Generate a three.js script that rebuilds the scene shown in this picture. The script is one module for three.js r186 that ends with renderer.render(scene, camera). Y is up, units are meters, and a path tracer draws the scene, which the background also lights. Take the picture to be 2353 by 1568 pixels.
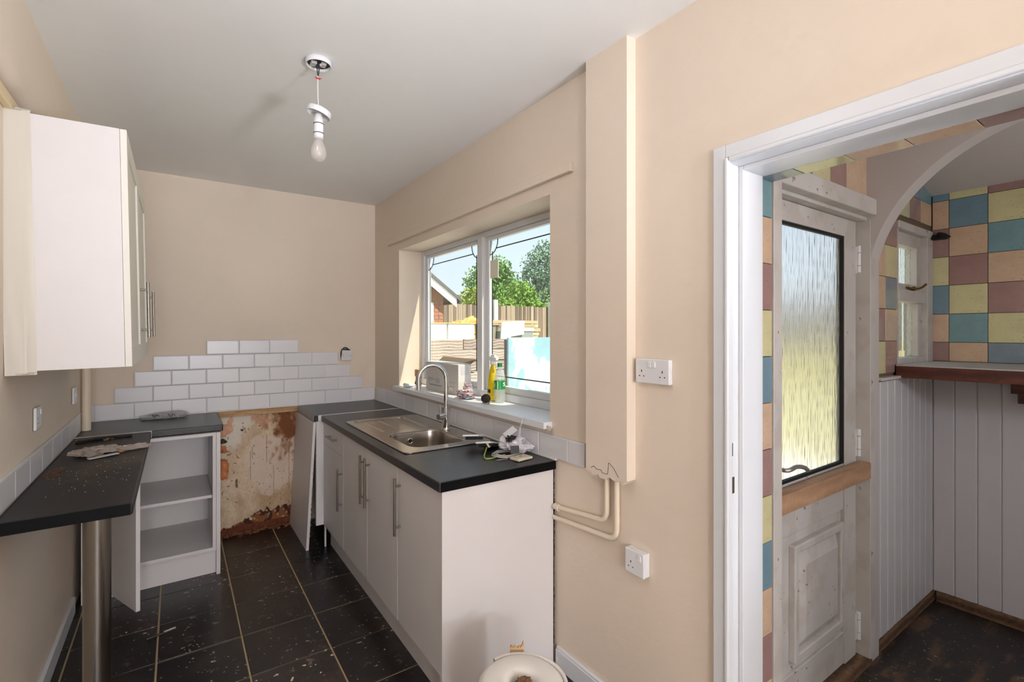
import * as THREE from 'three';
import { RoundedBoxGeometry } from 'three/addons/geometries/RoundedBoxGeometry.js';
import { mergeGeometries, mergeVertices, toCreasedNormals } from 'three/addons/utils/BufferGeometryUtils.js';
import { RectAreaLightUniformsLib } from 'three/addons/lights/RectAreaLightUniformsLib.js';

// ---------------------------------------------------------------- camera, sky, sun, exposure
RectAreaLightUniformsLib.init();
const scene = new THREE.Scene();
const W = 2353, H = 1568, FOCAL = 1112;
const camera = new THREE.PerspectiveCamera(2 * Math.atan(H / 2 / FOCAL) * 180 / Math.PI, W / H, 0.05, 200);
camera.position.set(0, 1.48, 0);
camera.rotation.y = -Math.atan2(771, FOCAL);
camera.setViewOffset(W, H, 0, 19, W, H);
const renderer = new THREE.WebGLRenderer({ antialias: true });
renderer.toneMapping = THREE.LinearToneMapping;
renderer.toneMappingExposure = 1.1;
renderer.shadowMap.enabled = true;

{ // clear summer sky: deeper blue overhead, paler to the horizon, the same all round
  const w = 8, h = 256, d = new Float32Array(w * h * 4);
  for (let j = 0; j < h; j++) {
    const e = Math.max(0, Math.sin(((j + .5) / h - .5) * Math.PI));
    const k = Math.pow(1 - e, 2.2);
    for (let i = 0; i < w; i++) d.set([.62 + .44 * k, .86 + .28 * k, 1.12 + .08 * k, 1], (j * w + i) * 4);
  }
  const t = new THREE.DataTexture(d, w, h, THREE.RGBAFormat, THREE.FloatType);
  t.mapping = THREE.EquirectangularReflectionMapping; t.magFilter = THREE.LinearFilter; t.needsUpdate = true;
  scene.background = t;
}
const sun = new THREE.DirectionalLight(0xfff3df, 10.5);
sun.position.set(.228 * 30, 30, .7 * 30); sun.target.position.set(4, 0, -6);
sun.position.add(sun.target.position); sun.castShadow = true;
Object.assign(sun.shadow.camera, { left: -25, right: 25, top: 25, bottom: -25, near: 1, far: 90 });
scene.add(sun, sun.target);

const FILL_COLOUR = new THREE.Color().setRGB(.91, .98, 1.13);
// ---------------------------------------------------------------- helpers
let seed = 7;
const rnd = () => { seed = (seed * 1664525 + 1013904223) >>> 0; return seed / 4294967296; };
const rr = (a, b) => a + (b - a) * rnd();
const clamp = (x, a = 0, b = 1) => Math.min(b, Math.max(a, x)), mix = (a, b, t) => a + (b - a) * t;
const sstep = (a, b, x) => { const t = clamp((x - a) / (b - a)); return t * t * (3 - 2 * t); };
const hash = (x, y, s) => { let h = (x * 374761393 + y * 668265263 + s * 1274126177) | 0; h = Math.imul(h ^ (h >>> 13), 1274126177); return ((h ^ (h >>> 16)) >>> 0) / 4294967296; };
function vnoise(x, y, per, s) { // value noise that repeats after per cells
  const ix = Math.floor(x), iy = Math.floor(y), fx = x - ix, fy = y - iy, m = (n) => ((n % per) + per) % per;
  const u = fx * fx * (3 - 2 * fx), v = fy * fy * (3 - 2 * fy);
  return mix(mix(hash(m(ix), m(iy), s), hash(m(ix + 1), m(iy), s), u), mix(hash(m(ix), m(iy + 1), s), hash(m(ix + 1), m(iy + 1), s), u), v);
}
function fbm(u, v, per, oct, s) { let a = .5, t = 0, n = 0; for (let i = 0; i < oct; i++, per *= 2, a *= .5) { t += a * vnoise(u * per, v * per, per, s + i); n += a; } return t / n; }
function tex(w, h, f, srgb = true, repeat = 1) { // f(u, v) -> [r, g, b] 0..255
  const d = new Uint8Array(w * h * 4);
  for (let j = 0; j < h; j++) for (let i = 0; i < w; i++) { const c = f((i + .5) / w, (j + .5) / h), o = (j * w + i) * 4; d[o] = clamp(c[0], 0, 255); d[o + 1] = clamp(c[1], 0, 255); d[o + 2] = clamp(c[2], 0, 255); d[o + 3] = 255; }
  const t = new THREE.DataTexture(d, w, h); t.magFilter = THREE.LinearFilter; t.wrapS = t.wrapT = THREE.RepeatWrapping;
  if (srgb) t.colorSpace = THREE.SRGBColorSpace; t.repeat.set(repeat, repeat); t.needsUpdate = true; return t;
}
function canvasTex(w, h, draw) { const c = document.createElement('canvas'); c.width = w; c.height = h; draw(c.getContext('2d'), w, h); const t = new THREE.CanvasTexture(c); t.colorSpace = THREE.SRGBColorSpace; return t; }
const grey = (f) => (u, v) => { const g = 255 * f(u, v); return [g, g, g]; };
const tint = (c, k) => [c[0] * k, c[1] * k, c[2] * k];
const mixc = (a, b, t) => [mix(a[0], b[0], t), mix(a[1], b[1], t), mix(a[2], b[2], t)];
const mat = (color, roughness = .6, o = {}) => new THREE.MeshPhysicalMaterial({ color, roughness, side: THREE.DoubleSide, ...o });

function uvm(g) { // texture coordinates in metres, by the way each face points
  if (g.index) g = g.toNonIndexed();
  const p = g.attributes.position, n = g.attributes.normal, uv = new Float32Array(p.count * 2);
  for (let i = 0; i < p.count; i += 3) {
    const ax = Math.abs(n.getX(i) + n.getX(i + 1) + n.getX(i + 2)), ay = Math.abs(n.getY(i) + n.getY(i + 1) + n.getY(i + 2)), az = Math.abs(n.getZ(i) + n.getZ(i + 1) + n.getZ(i + 2));
    for (let k = i; k < i + 3; k++) {
      if (ay >= ax && ay >= az) { uv[k * 2] = p.getX(k); uv[k * 2 + 1] = p.getZ(k); }
      else if (ax >= az) { uv[k * 2] = p.getZ(k); uv[k * 2 + 1] = p.getY(k); }
      else { uv[k * 2] = p.getX(k); uv[k * 2 + 1] = p.getY(k); }
    }
  }
  g.setAttribute('uv', new THREE.BufferAttribute(uv, 2)); return g;
}
const clean = (g) => { if (g.index) g = g.toNonIndexed(); for (const k of Object.keys(g.attributes)) if (!['position', 'normal', 'uv'].includes(k)) g.deleteAttribute(k); return g; };
const join = (...gs) => mergeGeometries(gs.flat().map(clean));
function B(x0, x1, y0, y1, z0, z1, r = 0) {
  const w = x1 - x0, h = y1 - y0, d = z1 - z0;
  const g = r ? new RoundedBoxGeometry(w, h, d, 2, Math.min(r, w / 2.01, h / 2.01, d / 2.01)) : new THREE.BoxGeometry(w, h, d);
  return uvm(g.translate((x0 + x1) / 2, (y0 + y1) / 2, (z0 + z1) / 2));
}
const V = (x, y, z) => new THREE.Vector3(x, y, z);
function tube(pts, r, seg = 40, rad = 10, tension) {
  const c = pts.length === 2 ? new THREE.LineCurve3(V(...pts[0]), V(...pts[1])) : new THREE.CatmullRomCurve3(pts.map((p) => V(...p)), false, tension ? 'catmullrom' : 'centripetal', tension || .5);
  const a = new THREE.TubeGeometry(c, pts.length === 2 ? 1 : seg, r, rad), out = [a];
  for (const t of [0, 1]) { const e = new THREE.CircleGeometry(r, rad), p = c.getPointAt(t), d = c.getTangentAt(t).multiplyScalar(t ? 1 : -1); e.applyQuaternion(new THREE.Quaternion().setFromUnitVectors(V(0, 0, 1), d)); e.translate(p.x, p.y, p.z); out.push(e); }
  return join(out);
}
function pipe(pts, r, bend, rad = 12) { // straight runs with rounded bends
  const c = new THREE.CurvePath();
  let from = V(...pts[0]);
  for (let i = 1; i < pts.length; i++) {
    const p = V(...pts[i]);
    if (i === pts.length - 1) { c.add(new THREE.LineCurve3(from, p)); break; }
    const q = V(...pts[i + 1]), a = p.clone().add(from.clone().sub(p).setLength(bend)), b = p.clone().add(q.clone().sub(p).setLength(bend));
    c.add(new THREE.LineCurve3(from, a)); c.add(new THREE.QuadraticBezierCurve3(a, p, b)); from = b;
  }
  return new THREE.TubeGeometry(c, 90, r, rad);
}
const cyl = (r0, r1, h, x, y, z, seg = 24) => new THREE.CylinderGeometry(r0, r1, h, seg).translate(x, y + h / 2, z);
const lathe = (pts, seg = 32) => new THREE.LatheGeometry(pts.map((p) => new THREE.Vector2(...p)), seg);
function rrect(x0, x1, y0, y1, r, S = THREE.Shape) {
  const s = new S(); s.moveTo(x0 + r, y0); s.lineTo(x1 - r, y0); s.absarc(x1 - r, y0 + r, r, -Math.PI / 2, 0); s.lineTo(x1, y1 - r); s.absarc(x1 - r, y1 - r, r, 0, Math.PI / 2);
  s.lineTo(x0 + r, y1); s.absarc(x0 + r, y1 - r, r, Math.PI / 2, Math.PI); s.lineTo(x0, y0 + r); s.absarc(x0 + r, y0 + r, r, Math.PI, 1.5 * Math.PI); return s;
}
const names = new Map();
const numbered = (n) => { const k = names.get(n) || 0; names.set(n, k + 1); return k ? n + '_' + String(k).padStart(3, '0') : n; };
function place(o, label, category, group, kind) { Object.assign(o.userData, { label }, category ? { category } : {}, group ? { group } : {}, kind ? { kind } : {}); return o; }
function thing(name, label, category, pos = [0, 0, 0], group) { // a Group at the thing's base; part() takes world shapes
  const o = new THREE.Group(); o.name = numbered(name); o.position.set(...pos); scene.add(o); return place(o, label, category, group);
}
function struct(name, label, geo, m) { const o = geo ? new THREE.Mesh(geo, m) : new THREE.Group(); o.name = name; o.userData = { kind: 'structure', label }; scene.add(o); return o; }
function worldPos(o) { const p = V(0, 0, 0); for (; o && o !== scene; o = o.parent) p.add(o.position); return p; }
function part(parent, name, geo, m, label) { // geo in world coordinates (no turned parents)
  const p = worldPos(parent); geo = geo.clone(); geo.translate(-p.x, -p.y, -p.z);
  return lpart(parent, name, geo, m, label);
}
function lpart(parent, name, geo, m, label) { const o = new THREE.Mesh(geo, m); o.name = name; if (label) o.userData.label = label; parent.add(o); return o; }
function single(name, label, category, geo, m, pos, group) { const p = pos || [0, 0, 0]; geo.translate(-p[0], -p[1], -p[2]); const o = new THREE.Mesh(geo, m); o.name = numbered(name); o.position.set(...p); scene.add(o); return place(o, label, category, group); }
function lump(rx, ry, rz, s, amp = .3, detail = 12, fr = 2.2) { // crumpled closed surface
  let g = new THREE.IcosahedronGeometry(1, detail); g = mergeVertices((g.deleteAttribute('uv'), g.deleteAttribute('normal'), g)); const p = g.attributes.position;
  const N = (x, y, z, f, k) => (vnoise(x * f + 50, y * f + 50, 512, s + k) + vnoise(y * f + 90, z * f + 50, 512, s + k + 1) + vnoise(z * f + 20, x * f + 70, 512, s + k + 2)) / 3;
  for (let i = 0; i < p.count; i++) {
    const x = p.getX(i), y = p.getY(i), z = p.getZ(i);
    const k = 1 + amp * (2 * N(x, y, z, fr, 0) - 1) * 1.6 - amp * 1.1 * Math.abs(2 * N(x, y, z, fr * 2.3, 9) - 1) + amp * .5 * Math.abs(2 * N(x, y, z, fr * 5, 17) - 1);
    p.setXYZ(i, x * k * rx, Math.max(y * k, -.75) * ry + .75 * ry, z * k * rz);
  }
  g.computeVertexNormals(); g = toCreasedNormals(g, .6); return uvm(g);
}
const flatUv = (g, ax = 'x', ay = 'y') => { g.computeBoundingBox(); const b = g.boundingBox, p = g.attributes.position, uv = new Float32Array(p.count * 2), A = { x: 'getX', y: 'getY', z: 'getZ' };
  for (let i = 0; i < p.count; i++) { uv[i * 2] = (p[A[ax]](i) - b.min[ax]) / (b.max[ax] - b.min[ax]); uv[i * 2 + 1] = (p[A[ay]](i) - b.min[ay]) / (b.max[ay] - b.min[ay]); }
  g.setAttribute('uv', new THREE.BufferAttribute(uv, 2)); return g; };

// ---------------------------------------------------------------- materials
const bPlaster = tex(512, 512, grey((u, v) => .6 * fbm(u, v, 6, 4, 11) + .4 * fbm(u, v, 60, 3, 12)), false);
const paintMap = (c, amp, s) => tex(256, 256, (u, v) => tint(c, 1 - amp + 2 * amp * fbm(u, v, 3, 5, s)), true, .7);
const mWall = mat(0xffffff, .75, { map: paintMap([231, 215, 196], .02, 21), bumpMap: bPlaster, bumpScale: .0016 });
const mCeil = mat(0xffffff, .85, { map: paintMap([238, 235, 230], .01, 22) });
const mGloss = mat(0xdfe0e2, .32);     // white gloss paint on joinery
const mOldGloss = mat(0xffffff, .45, { map: tex(512, 512, (u, v) => { const n = fbm(u, v, 5, 5, 31), g = fbm(u, v, 40, 3, 35); return mixc(mixc(tint([198, 192, 186], .96 + .08 * n), [152, 136, 118], sstep(.5, .72, fbm(u, v, 9, 5, 37)) * .2), [104, 84, 66], sstep(.77, .80, g) * sstep(.56, .64, n) * .7); }, true, 1.3) });
const mLam = mat(0xffffff, .42, { map: paintMap([221, 215, 212], .012, 23) });           // white laminate
const mCream = mat(0xe6e0d4, .5);
const mEdge = mat(0x030304, .5, { specularIntensity: .3 });
const workMap = (dust) => tex(1024, 1024, (u, v) => {
  const f = fbm(u, v, 80, 2, 41), c = fbm(u, v, 5, 5, 42); let k = [45, 43, 45]; k = tint(k, .78 + .3 * c + .25 * (f - .5));
  const d = sstep(.55, .75, fbm(u, v, 4, 6, 43)) * dust; return mixc(k, [112, 92, 72], d);
}, true, .9);
const mWork = mat(0xffffff, .34, { map: workMap(.06) });
const mWorkDusty = mat(0xffffff, .5, { map: workMap(.45) });
const mSteel = mat(0xb9b2a8, .27, { metalness: 1, bumpMap: tex(256, 256, grey((u, v) => fbm(u * .25, v * 4, 16, 3, 51)), false, 2), bumpScale: .0004 });
const mBrushed = mat(0x98928a, .3, { metalness: 1 });
const mChrome = mat(0xd8d8d8, .07, { metalness: 1 });
const mBrass = mat(0x8a6a34, .4, { metalness: 1 });
const mPlastic = mat(0xe4e2e2, .3);
const mDark = mat(0x0d0c0c, .6);
const mGrout = mat(0xb8a07a, .95);
const mSeal = mat(0xdcd8d2, .5);
const mPaleGrout = mat(0xb4b0ac, .9);
const mWhiteTile = [mat(0xe4e1e2, .27), mat(0xe0dedf, .27)];
const woodMap = (a, b, s, rx = 3, ry = 40) => tex(512, 512, (u, v) => { const w = fbm(u + .12 * fbm(u, v, 3, 3, s + 5), v, rx, 2, s), g = fbm(u, v * 1, ry, 2, s + 2); const r = .5 + .5 * Math.sin(v * 60 + 9 * w); return mixc(a, b, clamp(.55 * r + .45 * g)); }, true, 2);
const mPine = mat(0xffffff, .65, { map: woodMap([203, 165, 118], [164, 122, 80], 61) });
const mOak = mat(0xffffff, .7, { map: woodMap([188, 150, 118], [158, 120, 90], 66) });
const mMahog = mat(0xffffff, .45, { map: woodMap([104, 54, 38], [62, 28, 20], 71) });
const mRawWood = mat(0xffffff, .9, { map: woodMap([140, 108, 78], [64, 44, 32], 76) });
const mGlass = new THREE.MeshPhysicalMaterial({ color: 0xf6fafa, transmission: 1, roughness: .0, thickness: 0, ior: 1.5, side: THREE.DoubleSide });
const mReeded = new THREE.MeshPhysicalMaterial({ color: 0xf4f7f8, transmission: 1, roughness: .18, thickness: .006, ior: 1.5, side: THREE.DoubleSide });
const mFrost = new THREE.MeshPhysicalMaterial({ color: 0xf2f4ee, transmission: 1, roughness: .3, thickness: 0, bumpMap: bPlaster, bumpScale: .01, side: THREE.DoubleSide });

// ---------------------------------------------------------------- room shell
const XL = -.455, XR = 1.40, ZB = -4.08, ZF = 4.6, YC = 2.57, XO = 1.64; // left, right, back, rear, ceiling, outer face
struct('ceiling', 'white painted ceiling', B(XL - .25, XO, YC, YC + .2, ZB - .25, ZF + .25), mCeil);
struct('wall_left', 'cream painted wall on the left', B(XL - .25, XL, -.2, YC, ZB - .25, ZF + .25), mWall);
const wallBack = struct('wall_back', 'cream painted end wall', B(XL, XR, -.2, YC, ZB - .25, ZB), mWall);
const WZ0 = -3.536, WZ1 = -1.715, WY0 = 1.045, WY1 = 2.112, DZ0 = -.862, DZ1 = -.04, DY1 = 2.026;
const wallRight = struct('wall_right', 'cream painted window and doorway wall', join(
  B(XR, XO, -.2, YC, ZB - .25, WZ0), B(XR, XO, -.2, WY0, WZ0, WZ1), B(XR, XO, WY1, YC, WZ0, WZ1), B(XR, XO, -.2, YC, WZ1, DZ0),
  B(XR, XO, DY1, YC, DZ0, DZ1), B(XR, XO, -.2, 0, DZ0, DZ1), B(XR, XO, -.2, YC, DZ1, ZF + .25)), mWall);
struct('wall_rear', 'cream painted wall behind the viewpoint with an opening for the added window', join(B(XL, .1, -.2, YC, ZF, ZF + .25), B(1.2, XR, -.2, YC, ZF, ZF + .25), B(.1, 1.2, -.2, .9, ZF, ZF + .25), B(.1, 1.2, 2.1, YC, ZF, ZF + .25)), mWall);
{ const w = struct('added_window_3', 'added rear kitchen window out of view');  // opening added behind the viewpoint to let in more daylight
  part(w, 'frame', join(B(.1, .16, .9, 2.1, ZF + .08, ZF + .14), B(1.14, 1.2, .9, 2.1, ZF + .08, ZF + .14), B(.16, 1.14, .9, .97, ZF + .08, ZF + .14), B(.16, 1.14, 2.04, 2.1, ZF + .08, ZF + .14)), mGloss);
  part(w, 'pane', B(.16, 1.14, .97, 2.04, ZF + .105, ZF + .109), mGlass); }

// floor: black tiles on sandy grout
const slate = tex(1024, 1024, (u, v) => {
  const c = fbm(u, v, 4, 6, 101), f = fbm(u, v, 70, 3, 103), sp = fbm(u, v, 60, 2, 107), b = fbm(u, v, 7, 5, 109), q = fbm(u, v, 18, 4, 112);
  let k = tint([36, 31, 30], .5 + .8 * c + .35 * (f - .5));
  k = mixc(k, [92, 74, 58], sstep(.55, .75, b) * .32); k = mixc(k, [196, 182, 160], sstep(.80, .83, sp) * .85); return mixc(k, [136, 118, 98], sstep(.70, .76, q) * sstep(.5, .6, f) * .55);
});
const mSlate = [0, 1, 2, 3, 4].map((i) => { const t = slate.clone(); t.offset.set(.37 * i, .61 * i); t.repeat.set(.9, .9); t.rotation = i * 1.3; t.needsUpdate = true; return mat([0xffffff, 0xd8d4d4, 0xf0e6e2, 0xe2e2ea, 0xffffff][i], .3, { map: t }); });
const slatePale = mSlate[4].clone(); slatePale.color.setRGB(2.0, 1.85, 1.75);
const floor = struct('floor', 'black tiled kitchen floor with sandy grout lines', B(XL - .25, XO, -.2, -.004, ZB - .25, ZF + .25), mGrout);
{ const P = .336, G = .007, tg = [0, 1].map((k) => uvm(new RoundedBoxGeometry(P - G, .012, P - G, 1, .003)));
  for (let i = -3; i < 5; i++) for (let j = -6; j < 21; j++) {
    const x0 = .262 + i * P, z0 = -2.352 + j * P, a = Math.max(x0, XL + .002), b = Math.min(x0 + P, XR - .002), c = Math.max(z0, ZB + .002), d = Math.min(z0 + P, ZF - .002);
    if (b - a < .03 || d - c < .03) continue;
    const whole = b - a > P - .01 && d - c > P - .01;
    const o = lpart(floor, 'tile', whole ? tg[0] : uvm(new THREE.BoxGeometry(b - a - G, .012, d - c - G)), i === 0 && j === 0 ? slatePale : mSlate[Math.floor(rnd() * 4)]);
    o.position.set((a + b) / 2, -.006 + rr(-.001, .001), (c + d) / 2);
  } }

// damp bare plaster left where an appliance stood
{ const x0 = .20, x1 = .80, y0 = 0, y1 = .905;
  const t = tex(512, 768, (s, v) => {
    const n = fbm(s, v, 5, 6, 201), n2 = fbm(s, v, 14, 5, 203), n3 = fbm(s, v, 60, 3, 205);
    let c = mixc([216, 194, 164], [186, 156, 122], sstep(.35, .68, n)); c = tint(c, .93 + .14 * n3);
    c = mixc(c, [232, 224, 210], sstep(.42, .62, .55 * (1 - s) + .6 * v - .35 + .6 * (n - .5)) * .85);
    c = mixc(c, [222, 202, 184], sstep(.5, .54, n * .5 + .75 - 1.1 * Math.hypot((s - .66) / .5, (v - .56) / .34) * .62) * .8);
    c = mixc(c, [122, 70, 38], .92 * sstep(.34, .78, .95 - 2.0 * Math.hypot((s - .86) / 1.0, (v - .93) * .85) + 1.1 * (n2 - .5)));
    c = mixc(c, tint([196, 140, 108], .75 + .5 * n2), sstep(.5, .62, .82 - 2.4 * Math.hypot((s - .12) * 1.2, (v - .86) * 1.6) + .8 * (n2 - .5)) * .8);
    c = mixc(c, [200, 140, 108], sstep(.52, .60, .8 - 2.2 * Math.hypot((s - .58) * 1.1, (v - .9) * 3) + .8 * (n2 - .5)) * .6);
    c = mixc(c, tint([164, 98, 60], .45 + 1.1 * n2), sstep(.5, .62, .92 - 4.2 * Math.hypot((s - .13) * 1.6, (v - .58) * .7) + 1.0 * (n2 - .5)) * .9);
    const edge = .055 + .12 * sstep(.15, .75, s) + .09 * (n2 - .5) + .05 * (fbm(s, v, 30, 2, 207) - .5);
    if (v < edge) { c = mixc([138, 84, 50], [70, 38, 22], sstep(.4, .62, fbm(s, v, 22, 4, 209))); c = mixc(c, [205, 172, 140], sstep(.64, .7, fbm(s, v, 30, 3, 211)) * .7); if (v < .05 + .03 * n2) c = tint([104, 54, 32], .7 + .6 * n3); }
    for (const [ds, a, b] of [[.42, .42, .66], [.44, .6, .7], [.86, .3, .7], [.68, .3, .52], [.6, .55, .78]]) if (Math.abs(s - ds - .012 * (fbm(.5, v, 12, 2, 213) - .5)) < .0035 && v > a && v < b) c = mixc(c, [126, 92, 64], .55);
    for (const [ds, dv] of [[.27, .40], [.27, .43]]) if (Math.hypot(s - ds, (v - dv) * .7) < .014) c = [120, 104, 80];
    if (fbm(s, v, 50, 2, 217) > .83) c = mixc(c, [96, 62, 42], .6);
    return c;
  });
  const g = new THREE.PlaneGeometry(x1 - x0, y1 - y0, 120, 160), p = g.attributes.position;
  for (let i = 0; i < p.count; i++) { const s = p.getX(i) / (x1 - x0) + .5, v = p.getY(i) / (y1 - y0) + .5, n2 = fbm(s, v, 14, 5, 203);
    const edge = .055 + .12 * sstep(.15, .75, s) + .09 * (n2 - .5) + .05 * (fbm(s, v, 30, 2, 207) - .5); p.setZ(i, .012 + .004 * (fbm(s, v, 8, 3, 221) - .5) - (v < edge ? .008 - .012 * (fbm(s, v, 24, 3, 223) - .4) : 0)); }
  g.computeVertexNormals(); g.translate((x0 + x1) / 2, (y0 + y1) / 2, ZB);
  const o = part(wallBack, 'bare_plaster', g, mat(0xffffff, .9, { map: t, bumpMap: bPlaster, bumpScale: .004 }), 'damp stained bare plaster between the units');
}
const mPipe = mat(0xe8d8c0, .4);

// skirting boards
struct('baseboard_right', 'white painted skirting board right of the sink units', join(B(1.382, XR, 0, .078, -1.655, -.89, .002), B(1.386, XR, .078, .088, -1.655, -.89, .002)), mGloss);
struct('baseboard_left', 'white painted skirting board along the left wall', join(B(XL, XL + .016, 0, .085, -3.42, ZF, .003)), mGloss);

// lath over the window
struct('trim_2', 'painted timber curtain lath above the window', B(1.378, XR, 2.172, 2.212, -3.74, -1.556, .002), mWall);
// boxed-in ledge high on the left wall
{ const s = new THREE.Shape(); s.moveTo(0, 2.255); s.absarc(-.0, 2.30, .045, -Math.PI / 2, 0); s.lineTo(.045, YC); s.lineTo(0, YC);
  const g = new THREE.ExtrudeGeometry(s, { depth: 5.5, bevelEnabled: false, curveSegments: 10 }).translate(XL, 0, ZB + .02);
  struct('trim_3', 'plastered ledge with a rounded lower edge high on the left wall', uvm(g), mWall);
  struct('trim_4', 'narrow painted rail under the ledge on the left wall', B(XL, XL + .022, 2.20, 2.238, -3.9, 1.4, .004), mat(0xe2cda6, .6)); }
// pipe boxing with a broken foot
{ const s = new THREE.Shape(); const pts = [[-1.43, 2.57], [-1.43, .925], [-1.405, .93], [-1.392, .918], [-1.36, .926], [-1.352, .915], [-1.32, .917], [-1.30, .93], [-1.28, .921], [-1.25, .926], [-1.235, .917], [-1.215, .935], [-1.215, 2.57]];
  pts.forEach(([z, y], i) => (i ? s.lineTo(-z, y) : s.moveTo(-z, y)));
  const g = new THREE.ExtrudeGeometry(s, { depth: .047, bevelEnabled: false }).rotateY(Math.PI / 2).translate(1.353, 0, 0);
  const o = struct('trim_5', 'painted vertical pipe boxing with a cracked broken foot', uvm(g), mWall);
  part(o, 'crack', join([[[-1.40, .945], [-1.385, .955], [-1.37, .945], [-1.345, .948], [-1.34, .938], [-1.31, .94], [-1.305, .985], [-1.28, .97], [-1.255, .94]]].map((l) => tube(l.map(([z, y]) => [1.3528, y, z]), .0009, 60, 5, .01))), mDark); }

// ---------------------------------------------------------------- kitchen window
const sillW = struct('window_1', 'white painted kitchen window of two panes with leaded border');
{ const w = sillW, x0 = 1.583, x1 = 1.63, z0 = WZ0, z1 = WZ1, y0 = 1.077, y1 = WY1, zm = -2.625;
  part(w, 'frame', join(B(x0, x1, y0, y1, z0, z0 + .05, .004), B(x0, x1, y0, y1, z1 - .05, z1, .004), B(x0, x1, y0, y0 + .045, z0 + .05, z1 - .05, .004), B(x0, x1, y1 - .035, y1, z0 + .05, z1 - .05, .004)), mGloss);
  part(w, 'mullion', B(x0 - .012, x1, y0 + .04, y1 - .03, zm - .03, zm + .03, .004), mGloss);
  const lead = mat(0x1b2226, .5);
  for (const [a, b] of [[z0 + .05, zm - .03], [zm + .03, z1 - .05]]) {
    const c0 = y0 + .045, c1 = y1 - .035, f = .04, xa = 1.595, xb = 1.625;
    const cas = part(w, 'casement', join(B(xa, xb, c0, c1, a, a + f, .004), B(xa, xb, c0, c1, b - f, b, .004), B(xa, xb, c0, c0 + f, a + f, b - f, .004), B(xa, xb, c1 - f * .6, c1, a + f, b - f, .004)), mGloss);
    part(cas, 'pane', B(1.608, 1.612, c0 + f, c1 - f * .6, a + f, b - f), mGlass);
    const L0 = a + f, L1 = b - f, Y0 = c0 + f, Y1 = c1 - f * .6, i = .055, R = .088, r = .068, q = 1.606;
    const arc = (cy, cz, t0, t1) => tube([0, .25, .5, .75, 1].map((k) => { const t = t0 + (t1 - t0) * k; return [q, cy + R * Math.sin(t), cz + R * Math.cos(t)]; }), .0032, 16, 6);
    part(cas, 'lead_strip', join(tube([[q, Y1 - i, L0 + r], [q, Y1 - i, L1 - r]], .0035, 1, 6), tube([[q, Y0 + i, L0 + r], [q, Y0 + i, L1 - r]], .0035, 1, 6), tube([[q, Y0 + r, L0 + i * .45], [q, Y1 - r, L0 + i * .45]], .003, 1, 6), tube([[q, Y0 + r, L1 - i * .45], [q, Y1 - r, L1 - i * .45]], .003, 1, 6),
      arc(Y1, L0, 0, -Math.PI / 2), arc(Y1, L1, Math.PI, Math.PI * 1.5)), lead);
  }
  const sl = part(w, 'window_sill', join(B(1.352, 1.60, WY0, 1.077, -3.55, -1.86, .004), B(1.352, 1.60, WY0, 1.077, -1.859, -1.70, .004)), mat(0xe4e4e6, .38));
  part(w, 'sill_crumble', lump(.010, .012, .012, 5, .6, 5).translate(1.375, WY0 - .006, -1.698), mat(0xb9ae9f, .9));
}
{ const t = thing('window_vent', 'small square cream vent plate on the right window pane beside the mullion', 'vent', [1.604, 1.872, -2.50]);
  const s = new THREE.Shape(); s.moveTo(-.045, -.055); s.lineTo(.045, -.055); s.lineTo(.045, .055); s.lineTo(-.045, .055); s.closePath();
  for (const [x, y, r] of [[-.024, -.035, .007], [.024, -.035, .007], [-.024, .035, .007], [.024, .035, .007], [0, 0, .014]]) { const h = new THREE.Path(); h.absarc(x, y, r, 0, 7); s.holes.push(h); }
  lpart(t, 'plate', new THREE.ExtrudeGeometry(s, { depth: .004, bevelEnabled: false }).rotateY(-Math.PI / 2), mat(0xe9e4d4, .5));
  lpart(t, 'backing', B(.0005, .002, -.045, .045, -.04, .04), mat(0x2c2e2c, .6)); }

// ---------------------------------------------------------------- doorway joinery
{ const d = struct('trim_1', 'white gloss painted architrave and lining round the doorway');
  const za = -.887, zb = -.833, zc = -.06, zd = -.006, yt = 2.055, yb = 2.001;
  const flat = (r) => join(B(1.381, XR + .001, 0, yt, za, za + .04, .003), B(1.381, XR + .001, yb + .014, yt, za + .04, zd - .04, .003), B(1.381, XR + .001, 0, yt, zd - .04, zd, .003));
  part(d, 'architrave', flat(), mGloss);
  part(d, 'bead', join(B(1.374, XR + .001, 0, yb + .013, za + .0405, zb, .005), B(1.374, XR + .001, yb, yb + .0138, zb, zc, .005), B(1.374, XR + .001, 0, yb + .013, zc, zd - .0405, .005)), mGloss);
  part(d, 'lining', join(B(1.386, 1.556, 0, 2.025, DZ0, -.838, .002), B(1.386, 1.556, 1.998, 2.025, -.838, DZ1 - .024, .002), B(1.386, 1.556, 0, 2.025, DZ1 - .024, DZ1, .002)), mGloss);
  part(d, 'door_stop', join(B(1.44, 1.556, 0, 1.998, -.838, -.822, .003), B(1.44, 1.556, 1.984, 1.998, -.822, -.08, .003), B(1.44, 1.556, 0, 1.998, -.08, -.064, .003)), mGloss);
  part(d, 'keep_recess', join(B(1.393, 1.408, 1.10, 1.14, -.839, -.8365), B(1.389, 1.416, .985, 1.035, -.839, -.8365), B(1.398, 1.404, 1.045, 1.09, -.839, -.8368)), mat(0x4a3a2c, .9));
}

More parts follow.
